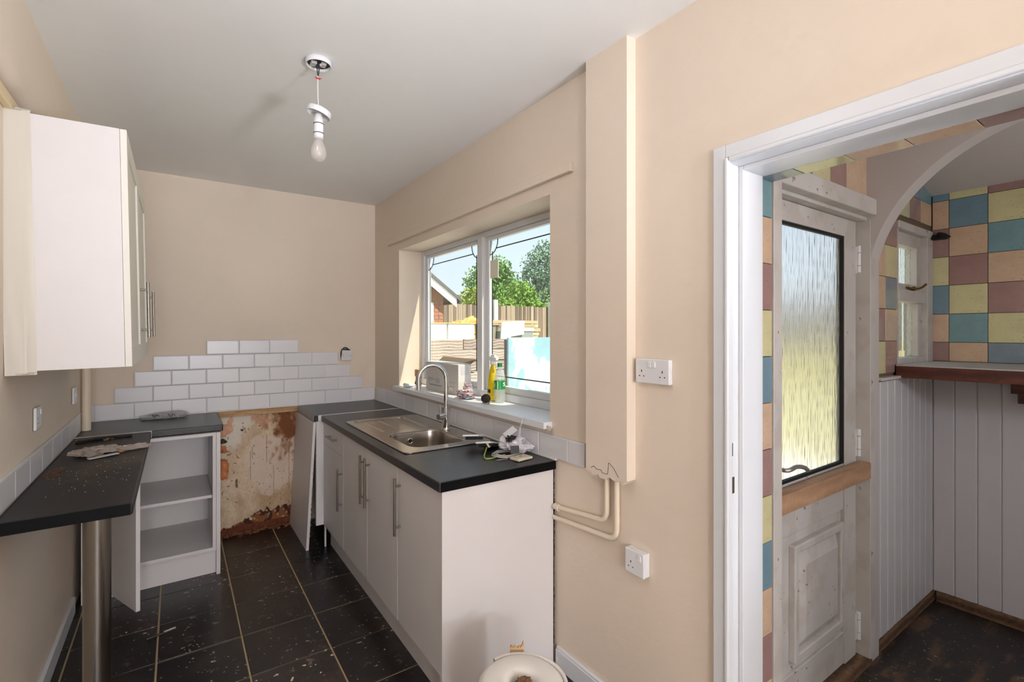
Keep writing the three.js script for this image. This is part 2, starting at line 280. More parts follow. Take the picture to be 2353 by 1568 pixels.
// ---------------------------------------------------------------- wall tiles in the kitchen
const metroGeo = (w, h, wall) => { // bevelled edge tile lying in xy, 8 mm thick, face towards +z
  const e = .006, g = new THREE.BufferGeometry(), a = [[-w / 2, -h / 2, 0], [w / 2, -h / 2, 0], [w / 2, h / 2, 0], [-w / 2, h / 2, 0]], b = a.map(([x, y]) => [x, y, .0062]), c = [[-w / 2 + e, -h / 2 + e, .008], [w / 2 - e, -h / 2 + e, .008], [w / 2 - e, h / 2 - e, .008], [-w / 2 + e, h / 2 - e, .008]], v = [];
  const q = (A, B_, C, D) => v.push(...A, ...B_, ...C, ...A, ...C, ...D);
  for (let i = 0; i < 4; i++) { const j = (i + 1) % 4; q(a[i], a[j], b[j], b[i]); q(b[i], b[j], c[j], c[i]); } q(...c);
  g.setAttribute('position', new THREE.Float32BufferAttribute(v, 3)); g.setAttribute('uv', new THREE.Float32BufferAttribute(new Float32Array(v.length / 3 * 2), 2)); g.computeVertexNormals(); return g;
};
{ const o = thing('metro_tile_splashback', 'white brick shaped glossy tiles stepping up the end wall', 'splashback', [0, .912, ZB + .001]);
  const P = .2035, G = .0022, full = metroGeo(P - G, .1015 - G);
  const rows = [[-.437, 1.398, -.232], [-.335, 1.292, -.335], [-.232, 1.183, -.232], [-.132, 1.088, -.132], [.175, .786, .175]];
  const x0s = [[-.4535], [-.3355], [-.232], [-.1325], [.1735]];
  rows.forEach(([a, b, ref], r) => {
    const y = r * .1027 + .0515; let n0 = Math.round((a - ref) / P - .4999), first = true;
    if (r === 0) { const m = lpart(o, 'tile', metroGeo(.018, .1015 - G), mWhiteTile[0]); m.position.set(-.444, y, 0); }
    for (let k = 0; ; k++) { const x = ref + (k - (r === 0 ? 1 : 0)) * P; if (x > b - .05) break; const w = Math.min(P, b + .004 - x); const m = lpart(o, 'tile', w > P - .01 ? full : metroGeo(w - G, .1015 - G), mWhiteTile[(k + r) % 2]); m.position.set(x + w / 2, y, 0); }
    lpart(o, 'grout', B(a, b, y - .051, y + .051, 0, .003), mPaleGrout);
  });
  lpart(o, 'sealant', B(-.45, 1.39, -.004, .003, 0, .014, .002), mSeal);
}
{ const o = thing('tile_upstand', 'single row of white tiles along the sink worktop under the window', 'upstand', [XR, .914, -2.8]);
  for (let k = 0; k < 13; k++) { const z1 = -1.48 - k * .2035 + (k ? .104 - .005 : 0), w = k ? .2035 : .105, zz = k ? z1 - .2035 / 2 : -1.534, m = lpart(o, 'tile', metroGeo((k ? .2035 : .105) - .002, .1), mWhiteTile[k % 2]); if (zz - w / 2 < ZB) break; m.rotation.y = -Math.PI / 2; m.position.set(0, .0535, zz + 2.8); }
  lpart(o, 'grout', B(-.003, 0, .004, .104, ZB + 2.8 + .05, -1.48 + 2.8), mPaleGrout);
  lpart(o, 'sealant', B(-.016, 0, -.004, .004, ZB + 2.81, -1.66 + 2.8, .002), mSeal); }
{ const o = thing('tile_upstand', 'single row of white tiles along the left wall above the breakfast bar', 'upstand', [XL, .913, -2.8]);
  for (let k = 0; k < 8; k++) { const w = k === 7 ? .16 : .2; const m = lpart(o, 'tile', metroGeo(w - .002, .1), mWhiteTile[k % 2]); m.rotation.y = Math.PI / 2; m.position.set(0, .0535, -2.10 - k * .2 - w / 2 + 2.8); }
  lpart(o, 'grout', B(0, .003, .004, .104, -.86, .70), mPaleGrout); lpart(o, 'sealant', B(0, .012, .104, .110, -.86, .70, .002), mSeal); }

// ---------------------------------------------------------------- bar handles
const handleV = (len) => join(tube([[0, -len / 2, 0], [0, len / 2, 0]], .006, 1, 14), ...[-1, 1].map((s) => tube([[0, s * len * .36, 0], [.028, s * len * .36, 0]], .0045, 1, 10))); // bar along y, posts towards +x

// ---------------------------------------------------------------- sink run
const XD = .838; // door faces
const unit = (name, label, z0, z1, drawer, hz) => {
  const t = thing(name, label, 'base unit', [XD, 0, (z0 + z1) / 2]), sides = z0 > -3.1 && z1 < -1.8 ? .735 : .868; // cut down under the sink
  part(t, 'carcass', join(B(XD + .02, 1.36, .15, .168, z0 + .001, z1 - .001), B(XD + .02, 1.36, .168, sides, z0 + .001, z0 + .019), B(XD + .02, 1.36, .168, sides, z1 - .019, z1 - .001), B(1.345, 1.36, .168, sides, z0 + .019, z1 - .019)), mLam);
  const top = drawer ? .712 : .866, dr = part(t, 'door', B(XD, XD + .018, .152, top, z0 + .0015, z1 - .0015, .0015), mLam);
  const h = handleV(.26); h.translate(XD - .028, drawer ? .515 : .69, hz); part(dr, 'handle', h, mBrushed, 'brushed steel bar handle');
  if (drawer) { const d = part(t, 'drawer_front', B(XD, XD + .018, .715, .866, z0 + .0015, z1 - .0015, .0015), mLam); const g = handleV(.19).rotateX(Math.PI / 2).translate(XD - .028, .795, (z0 + z1) / 2 + .02); part(d, 'handle', g, mBrushed, 'brushed steel bar handle'); }
  return t;
};
unit('base_unit', 'white base unit nearest the doorway, its tall handle on the left', -2.134, -1.69, false, -2.100);
unit('base_unit', 'white base unit under the sink bowl, handle beside the middle seam', -2.562, -2.136, false, -2.526);
unit('base_unit', 'white base unit under the draining board with handle on its right', -3.012, -2.564, false, -2.602);
unit('base_unit', 'white base unit with a drawer above its door, furthest from the doorway', -3.50, -3.014, true, -3.05);
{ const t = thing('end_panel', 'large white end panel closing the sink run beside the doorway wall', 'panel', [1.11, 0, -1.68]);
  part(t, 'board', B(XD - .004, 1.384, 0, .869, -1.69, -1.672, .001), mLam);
  const q = []; for (let i = 0; i < 46; i++) q.push(lump(rr(.003, .006), rr(.010, .016), .004, 1200 + i, .4, 2).translate(1.3915 + rr(-.001, .001), .085 + i * .0168, -1.680)); part(t, 'dark_gap_strip', join(q), mat(0x2e2119, .95), 'dark ragged strip darkening the gap at its wall edge'); }  // dark lumps added so the lit gap reads as shaded
single('plinth', 'white plinth board under the sink units', 'plinth', B(.885, .90, 0, .148, -3.5, -1.692, .001), mLam, [.89, 0, -2.6]);
single('corner_post', 'white corner filler post left of the drawer unit', 'filler', B(.79, .858, .15, .868, -3.535, -3.503, .001), mLam, [.82, .15, -3.52]);
{ const g = B(-.009, .009, 0, .868, -.285, .285, .001), t = thing('leaning_board', 'white loose panel leaning beside the bare plaster with a chipped front edge', 'panel', [.730, 0, -3.775]);
  const p = lpart(t, 'board', g, mLam); p.rotation.z = -.055;
  const c = []; for (let i = 0; i < 16; i++) { const y = .08 + i * .038 + rr(-.01, .01); c.push(lump(.004, rr(.005, .014), .003, i * 3 + 2, .5, 3).translate(.011, y, .283)); } const q = lpart(t, 'chipped_edge', join(c), mRawWood); q.rotation.z = -.055; }
single('wood_strip', 'thin white strip of wood standing in the gap by the drawer unit', 'strip', B(.842, .852, 0, .15, -3.50, -3.485), mLam, [.847, 0, -3.49]);

// worktops
function slab(x0, x1, z0, z1, hole, m, r = .006) {
  const s = rrect(x0 + r, x1 - r, -z1 + r, -z0 - r, .001); if (hole) s.holes.push(rrect(hole[0], hole[1], -hole[3], -hole[2], .05, THREE.Path));
  return uvm(new THREE.ExtrudeGeometry(s, { depth: .04 - 2 * r, bevelEnabled: true, bevelSize: r, bevelThickness: r, bevelSegments: 4 }).rotateX(-Math.PI / 2).translate(0, .87 + r, 0));
}
{ const t = thing('worktop', 'dark worktop holding the sink, with a black cut end near the doorway', 'worktop', [1.1, .87, -2.57]);
  part(t, 'slab', slab(.818, 1.396, -3.485, -1.664, [.905, 1.335, -3.10, -2.17]), mWork);
  part(t, 'end_strip', B(.824, 1.39, .872, .9085, -1.6635, -1.662), mEdge); }
{ const t = thing('worktop', 'dark corner worktop between the end wall and the sink worktop', 'worktop', [1.08, .87, -3.78]);
  part(t, 'slab', slab(.775, 1.396, -4.072, -3.492, null), mWork);
  part(t, 'cut_end', B(.771, .7735, .873, .909, -4.07, -3.50), mat(0xa9a4a2, .5));
  part(t, 'joint_strip', B(.80, 1.394, .872, .9118, -3.4918, -3.4852), mSeal, 'pale joint strip'); }
// sink
{ const t = thing('sink', 'stainless steel inset sink with draining board on the left of its bowl', 'sink', [1.12, .91, -2.635]);
  const x0 = .882, x1 = 1.358, z0 = -3.128, z1 = -2.142, b = [.945, 1.265, -2.60, -2.205];
  const s = rrect(x0, x1, -z1, -z0, .03); s.holes.push(rrect(b[0], b[1], -b[3], -b[2], .075, THREE.Path));
  s.holes.push(rrect(.915, 1.245, 2.66, 3.095, .03, THREE.Path));
  part(t, 'rim', new THREE.ExtrudeGeometry(s, { depth: .002, bevelEnabled: true, bevelSize: .004, bevelThickness: .0025, bevelSegments: 3, curveSegments: 10 }).rotateX(-Math.PI / 2).translate(0, .9125, 0), mSteel);
  const ring = (k) => { // bowl rings: inset, depth, corner radius
    const [ins, dep, r] = k, q = [], X0 = b[0] + ins + r, X1 = b[1] - ins - r, Z0 = b[2] + ins + r, Z1 = b[3] - ins - r; [[X1, Z1, 0], [X0, Z1, 1], [X0, Z0, 2], [X1, Z0, 3]].forEach(([x, z, k]) => { for (let i = 0; i <= 10; i++) { const a = (k + i / 10) * Math.PI / 2; q.push([x + r * Math.cos(a), .916 - dep, z + r * Math.sin(a)]); } }); return q; };
  const rings = [[-.003, -.0005, .078], [.002, .002, .074], [.006, .01, .07], [.01, .08, .066], [.016, .13, .062], [.03, .15, .055], [.06, .155, .045]].map(ring), n = rings[0].length, v = [], idx = [];
  rings.forEach((r) => r.forEach((p) => v.push(...p))); for (let i = 0; i < rings.length - 1; i++) for (let j = 0; j < n; j++) { const a = i * n + j, c = i * n + (j + 1) % n; idx.push(a, c, a + n, c, c + n, a + n); }
  const ctr = v.length / 3; v.push((b[0] + b[1]) / 2, .758, (b[2] + b[3]) / 2); for (let j = 0; j < n; j++) idx.push((rings.length - 1) * n + j, (rings.length - 1) * n + (j + 1) % n, ctr);
  const g = new THREE.BufferGeometry(); g.setAttribute('position', new THREE.Float32BufferAttribute(v, 3)); g.setIndex(idx); g.computeVertexNormals(); g.setAttribute('uv', new THREE.Float32BufferAttribute(new Float32Array(v.length / 3 * 2), 2));
  const bowl = part(t, 'bowl', g, mSteel);
  part(bowl, 'overflow', new THREE.TorusGeometry(.014, .004, 10, 24).translate(1.09, .865, -2.585), mChrome); part(bowl, 'overflow_hole', new THREE.CylinderGeometry(.012, .012, .004, 20).rotateX(Math.PI / 2).translate(1.09, .865, -2.588), mDark);
  part(bowl, 'plug_hole', new THREE.CylinderGeometry(.04, .04, .004, 28).translate(1.105, .762, -2.4), mChrome);
  // draining board with ribs
  const dg = new THREE.PlaneGeometry(.33, .435, 110, 30), p = dg.attributes.position;
  for (let i = 0; i < p.count; i++) { const x = p.getX(i), y = p.getY(i), ex = Math.min(.165 - Math.abs(x), .2175 - Math.abs(y)); const rib = Math.pow(Math.max(0, Math.cos((x) / .047 * Math.PI * 2 * .5)), 6) * sstep(.02, .05, .2175 - Math.abs(y)) * sstep(.015, .03, .165 - Math.abs(x)); p.setZ(i, -.005 * sstep(0, .012, ex) + .0035 * rib - .002 * sstep(-.2, .2, -y)); }
  dg.computeVertexNormals(); part(t, 'drainer', dg.rotateX(-Math.PI / 2).translate(1.08, .9155, -2.8775), mSteel); }
// tap
{ const t = thing('mixer_tap', 'tall chrome swan neck mixer tap behind the sink', 'tap', [1.30, .917, -2.555]);
  lpart(t, 'base', join(cyl(.026, .028, .008, 0, 0, 0), cyl(.022, .022, .045, 0, .008, 0)), mChrome);
  lpart(t, 'body', cyl(.0245, .0245, .075, 0, .053, 0), mChrome);
  const pts = [[0, .128, 0], [0, .2, 0], [0, .27, 0]]; for (let i = 1; i <= 10; i++) { const a = Math.PI * i / 10 * .94; pts.push([-.078 * (1 - Math.cos(a)), .29 + .085 * Math.sin(a), -.02 * (1 - Math.cos(a))]); } pts.push([-.155, .235, -.04]);
  lpart(t, 'spout', tube(pts, .0125, 70, 16), mChrome);
  lpart(t, 'lever', join(new THREE.CylinderGeometry(.017, .02, .05, 18).rotateZ(Math.PI / 2).rotateY(.35).translate(-.035, .075, .012), tube([[-.045, .08, .016], [-.048, .15, .017]], .0045, 1, 8)), mChrome); }

// ---------------------------------------------------------------- left run
{ const t = thing('base_unit', 'white open base unit with shelves, its door swung open on the left', 'base unit', [-.08, 0, -3.76]);
  const x0 = -.38, x1 = .20, zf = -3.47, zb = -4.04;
  part(t, 'carcass', join(B(x0, x0 + .018, .148, .868, zb, zf), B(x1 - .018, x1, .148, .868, zb, zf), B(x0 + .018, x1 - .018, .15, .168, zb, zf), B(x0 + .018, x1 - .018, .85, .868, zf - .10, zf), B(x0 + .018, x1 - .018, .168, .868, zb, zb + .006)), mLam);
  part(t, 'shelf', B(x0 + .02, x1 - .02, .464, .482, zb + .008, zf - .03, .001), mLam);
  part(t, 'plinth', B(x0, x1, 0, .144, zf - .045, zf - .03), mLam);
  part(t, 'end_panel', B(x1 + .001, .222, 0, .868, zb + .02, zf + .006, .001), mLam);
  const d = new THREE.Group(); d.name = 'door'; d.position.set(-.38 + .08, .15, -3.466 + 3.76); d.rotation.y = -1.163; t.add(d);
  lpart(d, 'door_panel', B(0, .60, 0, .715, 0, .018, .0015), mLam);
  lpart(d, 'handle', handleV(.2).rotateY(Math.PI / 2).translate(.555, .60, .046), mBrushed, 'brushed steel bar handle'); }
single('filler_panel', 'narrow white filler beside the open unit against the left wall', 'filler', B(-.425, -.385, 0, .868, -3.50, -3.482, .001), mLam, [-.405, 0, -3.49]);
{ const t = thing('worktop', 'short dark worktop over the open shelf unit', 'worktop', [-.1, .87, -3.79]);
  part(t, 'slab', slab(XL + .004, .238, -4.072, -3.494, null), mWork); part(t, 'end_strip', B(.2382, .240, .873, .908, -4.068, -3.50), mat(0x8f8578, .6)); }
{ const t = thing('breakfast_bar', 'narrow dusty dark worktop on a steel leg along the left wall', 'worktop', [-.28, 0, -2.77]);
  part(t, 'slab', slab(XL + .003, -.12, -3.487, -2.058, null), mWorkDusty); part(t, 'end_strip', B(XL + .006, -.126, .871, .9088, -2.0578, -2.055), mEdge);
  part(t, 'joint_strip', B(XL + .003, -.118, .873, .912, -3.4935, -3.488), mSeal, 'pale joint strip');
  const lg = part(t, 'leg', join(cyl(.038, .038, .845, -.222, .012, -2.16, 48), cyl(.05, .052, .012, -.222, 0, -2.16, 48), cyl(.05, .05, .01, -.222, .86, -2.16, 48)), mat(0x9a948c, .22, { metalness: 1, anisotropy: .5 }), 'brushed steel tube leg'); }
single('heating_pipe', 'cream painted vertical pipe in the left corner behind the worktop', 'pipe', cyl(.021, .021, 1.65, -.43, .912, -3.72, 20), mPipe, [-.43, .912, -3.72]);
single('timber_batten', 'pale pine batten screwed to the wall above the bare plaster', 'batten', join(B(.242, .772, .872, .908, -4.066, -4.036, .001)), mPine, [.5, .872, -4.05]);
{ const t = thing('waste_pipe_stub', 'old corroded pipe stub poking from the bare plaster', 'pipe', [.27, .70, -4.06]);
  lpart(t, 'stub', tube([[0, 0, 0], [0, 0, .05]], .012, 1, 12), mat(0x4a4238, .5, { metalness: .6 })); lpart(t, 'elbow', join(lump(.02, .018, .02, 9, .4, 6).translate(-.0, -.012, .05), tube([[0, 0, .05], [-.05, .004, .05]], .008, 1, 10)), mat(0x4c443a, .5, { metalness: .5 })); }
single('pipe_clip', 'small dark screw sticking out of the bare plaster', 'screw', join(tube([[.39, .765, -4.068], [.395, .768, -4.03]], .004, 1, 8), new THREE.SphereGeometry(.008, 10, 8).translate(.395, .768, -4.03)), mat(0x3a342c, .5), [.39, .765, -4.068]);

// wall unit on the left, hanging slightly off plumb
{ const t = thing('wall_unit', 'white wall unit with two framed doors high on the left', 'wall unit', [XL + .02, 1.353, -2.8]); t.rotation.z = .019;
  const zn = .60, zf2 = -.60, D = .305, h = .845; // local: x out from the wall, z towards the viewer
  lpart(t, 'carcass', B(0, D - .02, 0, h, zf2, zn, .001), mLam);
  for (const [a, b] of [[.001, zn - .0015], [zf2 + .0015, -.001]]) {
    const st = .07, x0 = D - .0195, x1 = D; // stiles, rails and a recessed panel
    const d = lpart(t, 'door', join(B(x0, x1, 0, h, a, a + st, .0015), B(x0, x1, 0, h, b - st, b, .0015), B(x0, x1, 0, st, a + st, b - st, .0015), B(x0, x1, h - st, h, a + st, b - st, .0015)), mCream);
    lpart(d, 'door_panel', B(x0 + .002, x1 - .007, st, h - st, a + st, b - st), mCream);
    lpart(d, 'handle', handleV(.25).rotateY(Math.PI).translate(D + .03, .225, a + .05), mBrushed, 'brushed steel bar handle');
  }
  const film = mat(0xe8e1d2, .4, { transmission: .25, thickness: 0, opacity: 1 });
  const strip = (x0, x1, n, s) => { const g = new THREE.PlaneGeometry(x1 - x0, h + .02, 8, 60), p = g.attributes.position; for (let i = 0; i < p.count; i++) p.setZ(i, 0.0012 + .0022 * Math.abs(2 * vnoise(p.getX(i) * 40 + 20, p.getY(i) * 2 + 20, 512, s) - 1)); g.computeVertexNormals(); return g.translate((x0 + x1) / 2, h / 2 - .002, zn + .0005); };
  lpart(t, 'protective_film', join(strip(-.0175, .045, 8, 301), strip(.03, .058, 4, 305)), film, 'creased cream protective film along its wall side');
  lpart(t, 'film_tail', join(lump(.028, .006, .012, 311, .4, 6).translate(.03, h + .002, zn - .006), lump(.024, .006, .01, 315, .4, 6).translate(.03, -.012, zn - .004)), mat(0xe6e2d8, .3, { transmission: .5, thickness: 0 })); }

// ---------------------------------------------------------------- sockets
function socket(name, label, pos, rotY, gangs, depth, opt = {}) {
  const t = thing(name, label, 'socket', pos); t.rotation.y = rotY; const w = gangs === 2 ? .148 : .088, h = .088; // local face +z
  if (depth > .012) lpart(t, 'back_box', B(-w / 2 + .001, w / 2 - .001, -h / 2 + .001, h / 2 - .001, 0, depth - .01, .003), mPlastic);
  lpart(t, 'face_plate', B(-w / 2, w / 2, -h / 2, h / 2, depth - .01, depth, .004), mPlastic);
  const F = depth + .0002;
  if (!opt.blank) for (let g = 0; g < gangs; g++) { const cx = gangs === 2 ? (g ? .045 : -.045) : -.016;
    lpart(t, 'pin_holes', join(B(cx - .002, cx + .002, -.004, .004, F - .001, F), B(cx - .0125, cx - .007, -.020, -.0165, F - .001, F), B(cx + .007, cx + .0125, -.020, -.0165, F - .001, F)), mDark);
    const sx = gangs === 2 ? (g ? .009 : -.009) : .024; lpart(t, 'switch', B(sx - .007, sx + .007, .012, .034, F - .002, F + .0035, .0015).rotateX(-.04), mPlastic); }
  else { lpart(t, 'switch', B(-.008, .008, -.01, .012, F - .002, F + .004, .0015), mPlastic); }
  return t;
}
socket('double_socket', 'white double socket on the cream wall beside the pipe boxing', [XR, 1.343, -1.124], -Math.PI / 2, 2, .02);
socket('single_socket', 'white surface mounted socket low on the cream wall below the pipes', [XR, .643, -1.192], -Math.PI / 2, 1, .034);
socket('single_socket', 'white socket on the left wall above the breakfast bar, nearer one', [XL, 1.145, -2.62], Math.PI / 2, 1, .012);
socket('fused_switch', 'white switch plate on the left wall near the corner pipe', [XL, 1.145, -3.46], Math.PI / 2, 1, .012, { blank: true });
{ const t = thing('loose_cooker_outlet', 'white switch plate hanging loose off its black box by the splashback', 'socket', [1.15, 1.30, ZB]);
  lpart(t, 'recess', B(-.034, .034, -.035, .045, .0, .012), mDark); const p = new THREE.Group(); p.name = 'face_plate_assembly'; t.add(p); p.position.set(.002, -.006, .022); p.rotation.set(.16, .12, -.07);
  lpart(p, 'face_plate', B(-.043, .043, -.043, .043, 0, .01, .004), mPlastic); lpart(p, 'switch', B(-.006, .006, -.012, .012, .009, .013, .001), mPlastic); for (const x of [-.03, .03]) lpart(p, 'screw', new THREE.CylinderGeometry(.003, .003, .002, 10).rotateX(Math.PI / 2).translate(x, 0, .0105), mBrushed);
  lpart(t, 'cable', join(tube([[-.02, .05, .004], [-.01, .056, .018], [.01, .05, .02], [.02, .03, .012]], .005, 20, 8), tube([[-.036, .03, .006], [-.04, -.01, .016], [-.036, -.03, .018]], .004, 16, 8)), mDark); }

// heating pipes low on the right wall
{ const x = 1.384; single('heating_pipe', 'upper of two cream painted pipes bending under the pipe boxing', 'pipe', join(pipe([[x, .935, -1.344], [x, .742, -1.344], [x, .706, -1.67]], .0105, .045), new THREE.CylinderGeometry(.016, .016, .03, 6).rotateX(Math.PI / 2).translate(x, .709, -1.645)), mPipe, [x, .71, -1.5]);
  single('heating_pipe', 'lower of two cream painted pipes bending under the pipe boxing', 'pipe', pipe([[x, .935, -1.292], [x, .686, -1.292], [x, .658, -1.67]], .0105, .05), mPipe, [x, .66, -1.5]); }

// ---------------------------------------------------------------- pendant light, switched off
{ const t = thing('pendant_light', 'bare unlit bulb hanging on a thin flex from an opened ceiling rose', 'light', [.468, YC, -2.035]);
  lpart(t, 'ceiling_rose', lathe([[.040, -.001], [.050, -.001], [.050, -.018], [.046, -.020], [.044, -.018], [.043, -.004], [.0, -.004]], 40), mPlastic);
  lpart(t, 'rose_interior', join(cyl(.0435, .0435, .004, 0, -.010, 0, 32)), mat(0x17150f, .5));
  lpart(t, 'terminal', join(B(-.03, -.008, -.02, -.008, -.02, .012, .002), B(.006, .026, -.02, -.008, -.008, .02, .002), new THREE.SphereGeometry(.005, 10, 8).translate(.005, -.02, .012)), mat(0xbdb8b0, .4));
  lpart(t, 'wire', join(tube([[-.008, -.015, 0], [-.006, -.04, .003], [-.003, -.062, 0]], .0022, 16, 6), tube([[.0, -.015, .004], [.001, -.04, .003], [-.002, -.064, 0]], .0022, 16, 6)), mat(0x35353c, .5));
  lpart(t, 'red_connector', join(new THREE.ConeGeometry(.005, .016, 8).rotateZ(1.2).translate(-.009, -.070, 0), new THREE.ConeGeometry(.005, .016, 8).rotateZ(-1.2).translate(.006, -.070, 0)), mat(0xc2332a, .5));
  lpart(t, 'flex', tube([[-.003, -.062, 0], [-.003, -.12, 0], [-.001, -.2, .001]], .0026, 16, 6), mat(0xd9d4d2, .5));
  const cov = lpart(t, 'rose_cover', lathe([[.006, .012], [.042, .012], [.046, .008], [.0465, -.012], [.0445, -.012], [.044, .006], [.006, .009]], 40), mPlastic); cov.position.set(.002, -.205, 0); cov.rotation.set(.12, 0, -.28);
  lpart(t, 'lampholder', lathe([[.004, -.21], [.012, -.214], [.017, -.235], [.0185, -.25], [.0195, -.25], [.0195, -.252], [.0185, -.252], [.0185, -.292], [.019, -.292], [.0185, -.296], [.0175, -.312], [.0, -.312]], 28), mPlastic);
  for (const y of [-.2525, -.290]) lpart(t, 'band', lathe([[.0186, y], [.0198, y], [.0198, y - .003], [.0186, y - .003]]), mat(0x4a4644, .5));
  lpart(t, 'bulb', lathe([[.014, -.300], [.015, -.318], [.020, -.332], [.027, -.346], [.0305, -.362], [.0295, -.378], [.024, -.392], [.014, -.401], [.0, -.404]], 36), mat(0xf6f2ee, .06, { transmission: .75, thickness: 0 })); }

// ---------------------------------------------------------------- on the window sill
const SY = 1.078;
{ const t = thing('cardboard_box', 'white printed cardboard box with an open flap at the left of the sill', 'box', [1.525, SY, -2.975]);
  const print = canvasTex(1024, 448, (c, w, h) => { c.fillStyle = '#cfcac6'; c.fillRect(0, 0, w, h); c.fillStyle = '#54504e'; const rows = [[60, 250, 130], [60, 270, 190], [60, 292, 100], [60, 330, 60]]; for (const [x, y, l] of rows) { for (let i = 0; i < l; i += 9) c.fillRect(x + i * 1.3, y, 7 + (i * 7) % 5, 7); } for (let i = 0; i < 3; i++) for (let k = 0; k < 6; k++) c.fillRect(330 + k * 22, 256 + i * 26, 12 + (k * 5) % 8, 8);
    for (let i = 0; i < 60; i++) c.fillRect(110 + i * 7, 350, 2 + (i * 13) % 4, 26); for (let k = 0; k < 9; k++) c.fillRect(720 + k * 24, 262 + (k % 2) * 20, 14, 8); c.fillRect(700, 350, 40, 40); c.fillStyle = '#e6dcc0'; c.fillRect(755, 350, 110, 50); c.fillStyle = '#54504e'; for (let k = 0; k < 7; k++) c.fillRect(765 + k * 22, 336, 14, 8); c.strokeStyle = '#b3aeaa'; c.strokeRect(300, 120, 60, 60); });
  const m = mat(0xffffff, .7, { map: print }), white = mat(0xd9d6d2, .7);
  lpart(t, 'body', join(B(-.046, .047, 0, .195, -.24, .24, .001)), white);
  const f = new THREE.PlaneGeometry(.48, .19).rotateY(-Math.PI / 2).translate(-.0468, .0975, 0); lpart(t, 'printed_face', f, m, 'face printed with lines of small text');
  lpart(t, 'label', B(-.028, .03, .13, .185, .2402, .2408), mat(0xc9cacb, .5));
  const fl = lpart(t, 'flap', B(-.001, .001, 0, .055, -.236, .236), mat(0x8b7a68, .8)); fl.position.set(.046, .195, 0); fl.rotation.z = -.9;
  const fl2 = lpart(t, 'flap', B(-.09, 0, -.001, .001, -.238, .238), white); fl2.position.set(.046, .199, 0); fl2.rotation.z = .03; }
{ const t = thing('plastic_bag', 'crumpled clear bag with red print beside the cardboard box', 'bag', [1.46, SY, -2.60]);
  const red = canvasTex(256, 256, (c, w, h) => { c.fillStyle = '#e4e0e2'; c.fillRect(0, 0, w, h); c.fillStyle = '#c21f2a'; for (let i = 0; i < 16; i++) { c.save(); c.translate((i % 4) * 64 + 30, Math.floor(i / 4) * 64 + 30); c.rotate(i); c.fillRect(-26, -9, 40, 18); c.restore(); } });
  lpart(t, 'body', flatUv(lump(.05, .034, .075, 401, .55, 16), 'z', 'y'), mat(0xffffff, .25, { map: red, transmission: .35, thickness: 0 }));
  const top = lump(.022, .045, .035, 411, .7, 10); lpart(t, 'twisted_top', flatUv(top.translate(.01, .03, .01), 'z', 'y'), mat(0xffffff, .25, { map: red, transmission: .4, thickness: 0 }));
  lpart(t, 'contents', lump(.034, .02, .045, 421, .3, 8).translate(-.012, .002, .03), mat(0x8e9198, .4)); }
{ const t = thing('spray_bottle', 'yellow spray cleaner bottle with a white trigger on the sill', 'bottle', [1.545, SY, -2.43]);
  const s = [[.0, 0], [.034, 0], [.036, .006], [.036, .09], [.033, .13], [.022, .175], [.014, .205], [.013, .22]];
  const g = lathe(s, 28); g.scale(.75, 1, 1); lpart(t, 'body', g, mat(0xe2c312, .35)); lpart(t, 'label', lathe([[.0365, .02], [.0365, .085]], 28).scale(.755, 1, 1), mat(0xe8cc2c, .45, {}));
  const print = canvasTex(256, 128, (c, w, h) => { c.fillStyle = '#dfc01a'; c.fillRect(0, 0, w, h); c.fillStyle = '#1d2a18'; for (let k = 0; k < 5; k++) c.fillRect(18 + (k % 2) * 14, 20 + k * 18, 60 - (k * 13) % 24, 7); c.fillRect(150, 30, 60, 50); });
  lpart(t, 'print', lathe([[.0368, .028], [.0368, .08]], 28).scale(.756, 1, 1), mat(0xffffff, .45, { map: print }));
  lpart(t, 'trigger', join(cyl(.015, .015, .022, 0, .215, 0, 18), B(-.012, .012, .236, .262, -.02, .036, .004), B(-.01, .01, .24, .258, .03, .05, .003), tube([[0, .24, .028], [0, .225, .04], [0, .2, .042]], .005, 16, 8), B(-.008, .008, .262, .272, -.012, .03, .003)), mat(0xe9e9ea, .4)); }
{ const t = thing('drink_bottle', 'clear plastic drink bottle with green cap and green label', 'bottle', [1.533, SY, -2.335]);
  const pet = mat(0xeef4f6, .08, { transmission: .74, thickness: 0, ior: 1.45 });
  lpart(t, 'body', lathe([[0, .004], [.012, .006], [.024, 0], [.030, .006], [.0325, .02], [.031, .03], [.0325, .04], [.031, .05], [.0325, .06], [.032, .075], [.0322, .13], [.030, .150], [.022, .180], [.014, .198], [.0125, .212]], 36), pet);
  const lab = canvasTex(512, 192, (c, w, h) => { c.fillStyle = '#2f9a4c'; c.fillRect(0, 0, w, h); c.fillStyle = '#0f8a44'; c.fillRect(300, 0, 212, h); c.fillRect(0, 0, 40, h); c.fillStyle = '#f2f6ef'; c.font = 'bold 110px sans-serif'; c.fillText('S', 330, 120); for (let k = 0; k < 6; k++) { c.fillRect(90 + (k % 2) * 70, 30 + k * 22, 50, 8); } c.fillRect(250, 10, 12, h - 20); c.fillStyle = '#c9d94a'; c.fillRect(160, 70, 50, 60); });
  lpart(t, 'label', (() => { const g = lathe([[.0328, .078], [.0328, .128]], 36); g.rotateY(2.2); return g; })(), mat(0xffffff, .4, { map: lab }), 'green label with white lettering');
  lpart(t, 'cap', join(cyl(.0145, .0145, .018, 0, .209, 0, 24), cyl(.0152, .0152, .004, 0, .206, 0, 24)), mat(0x137a3c, .4)); }
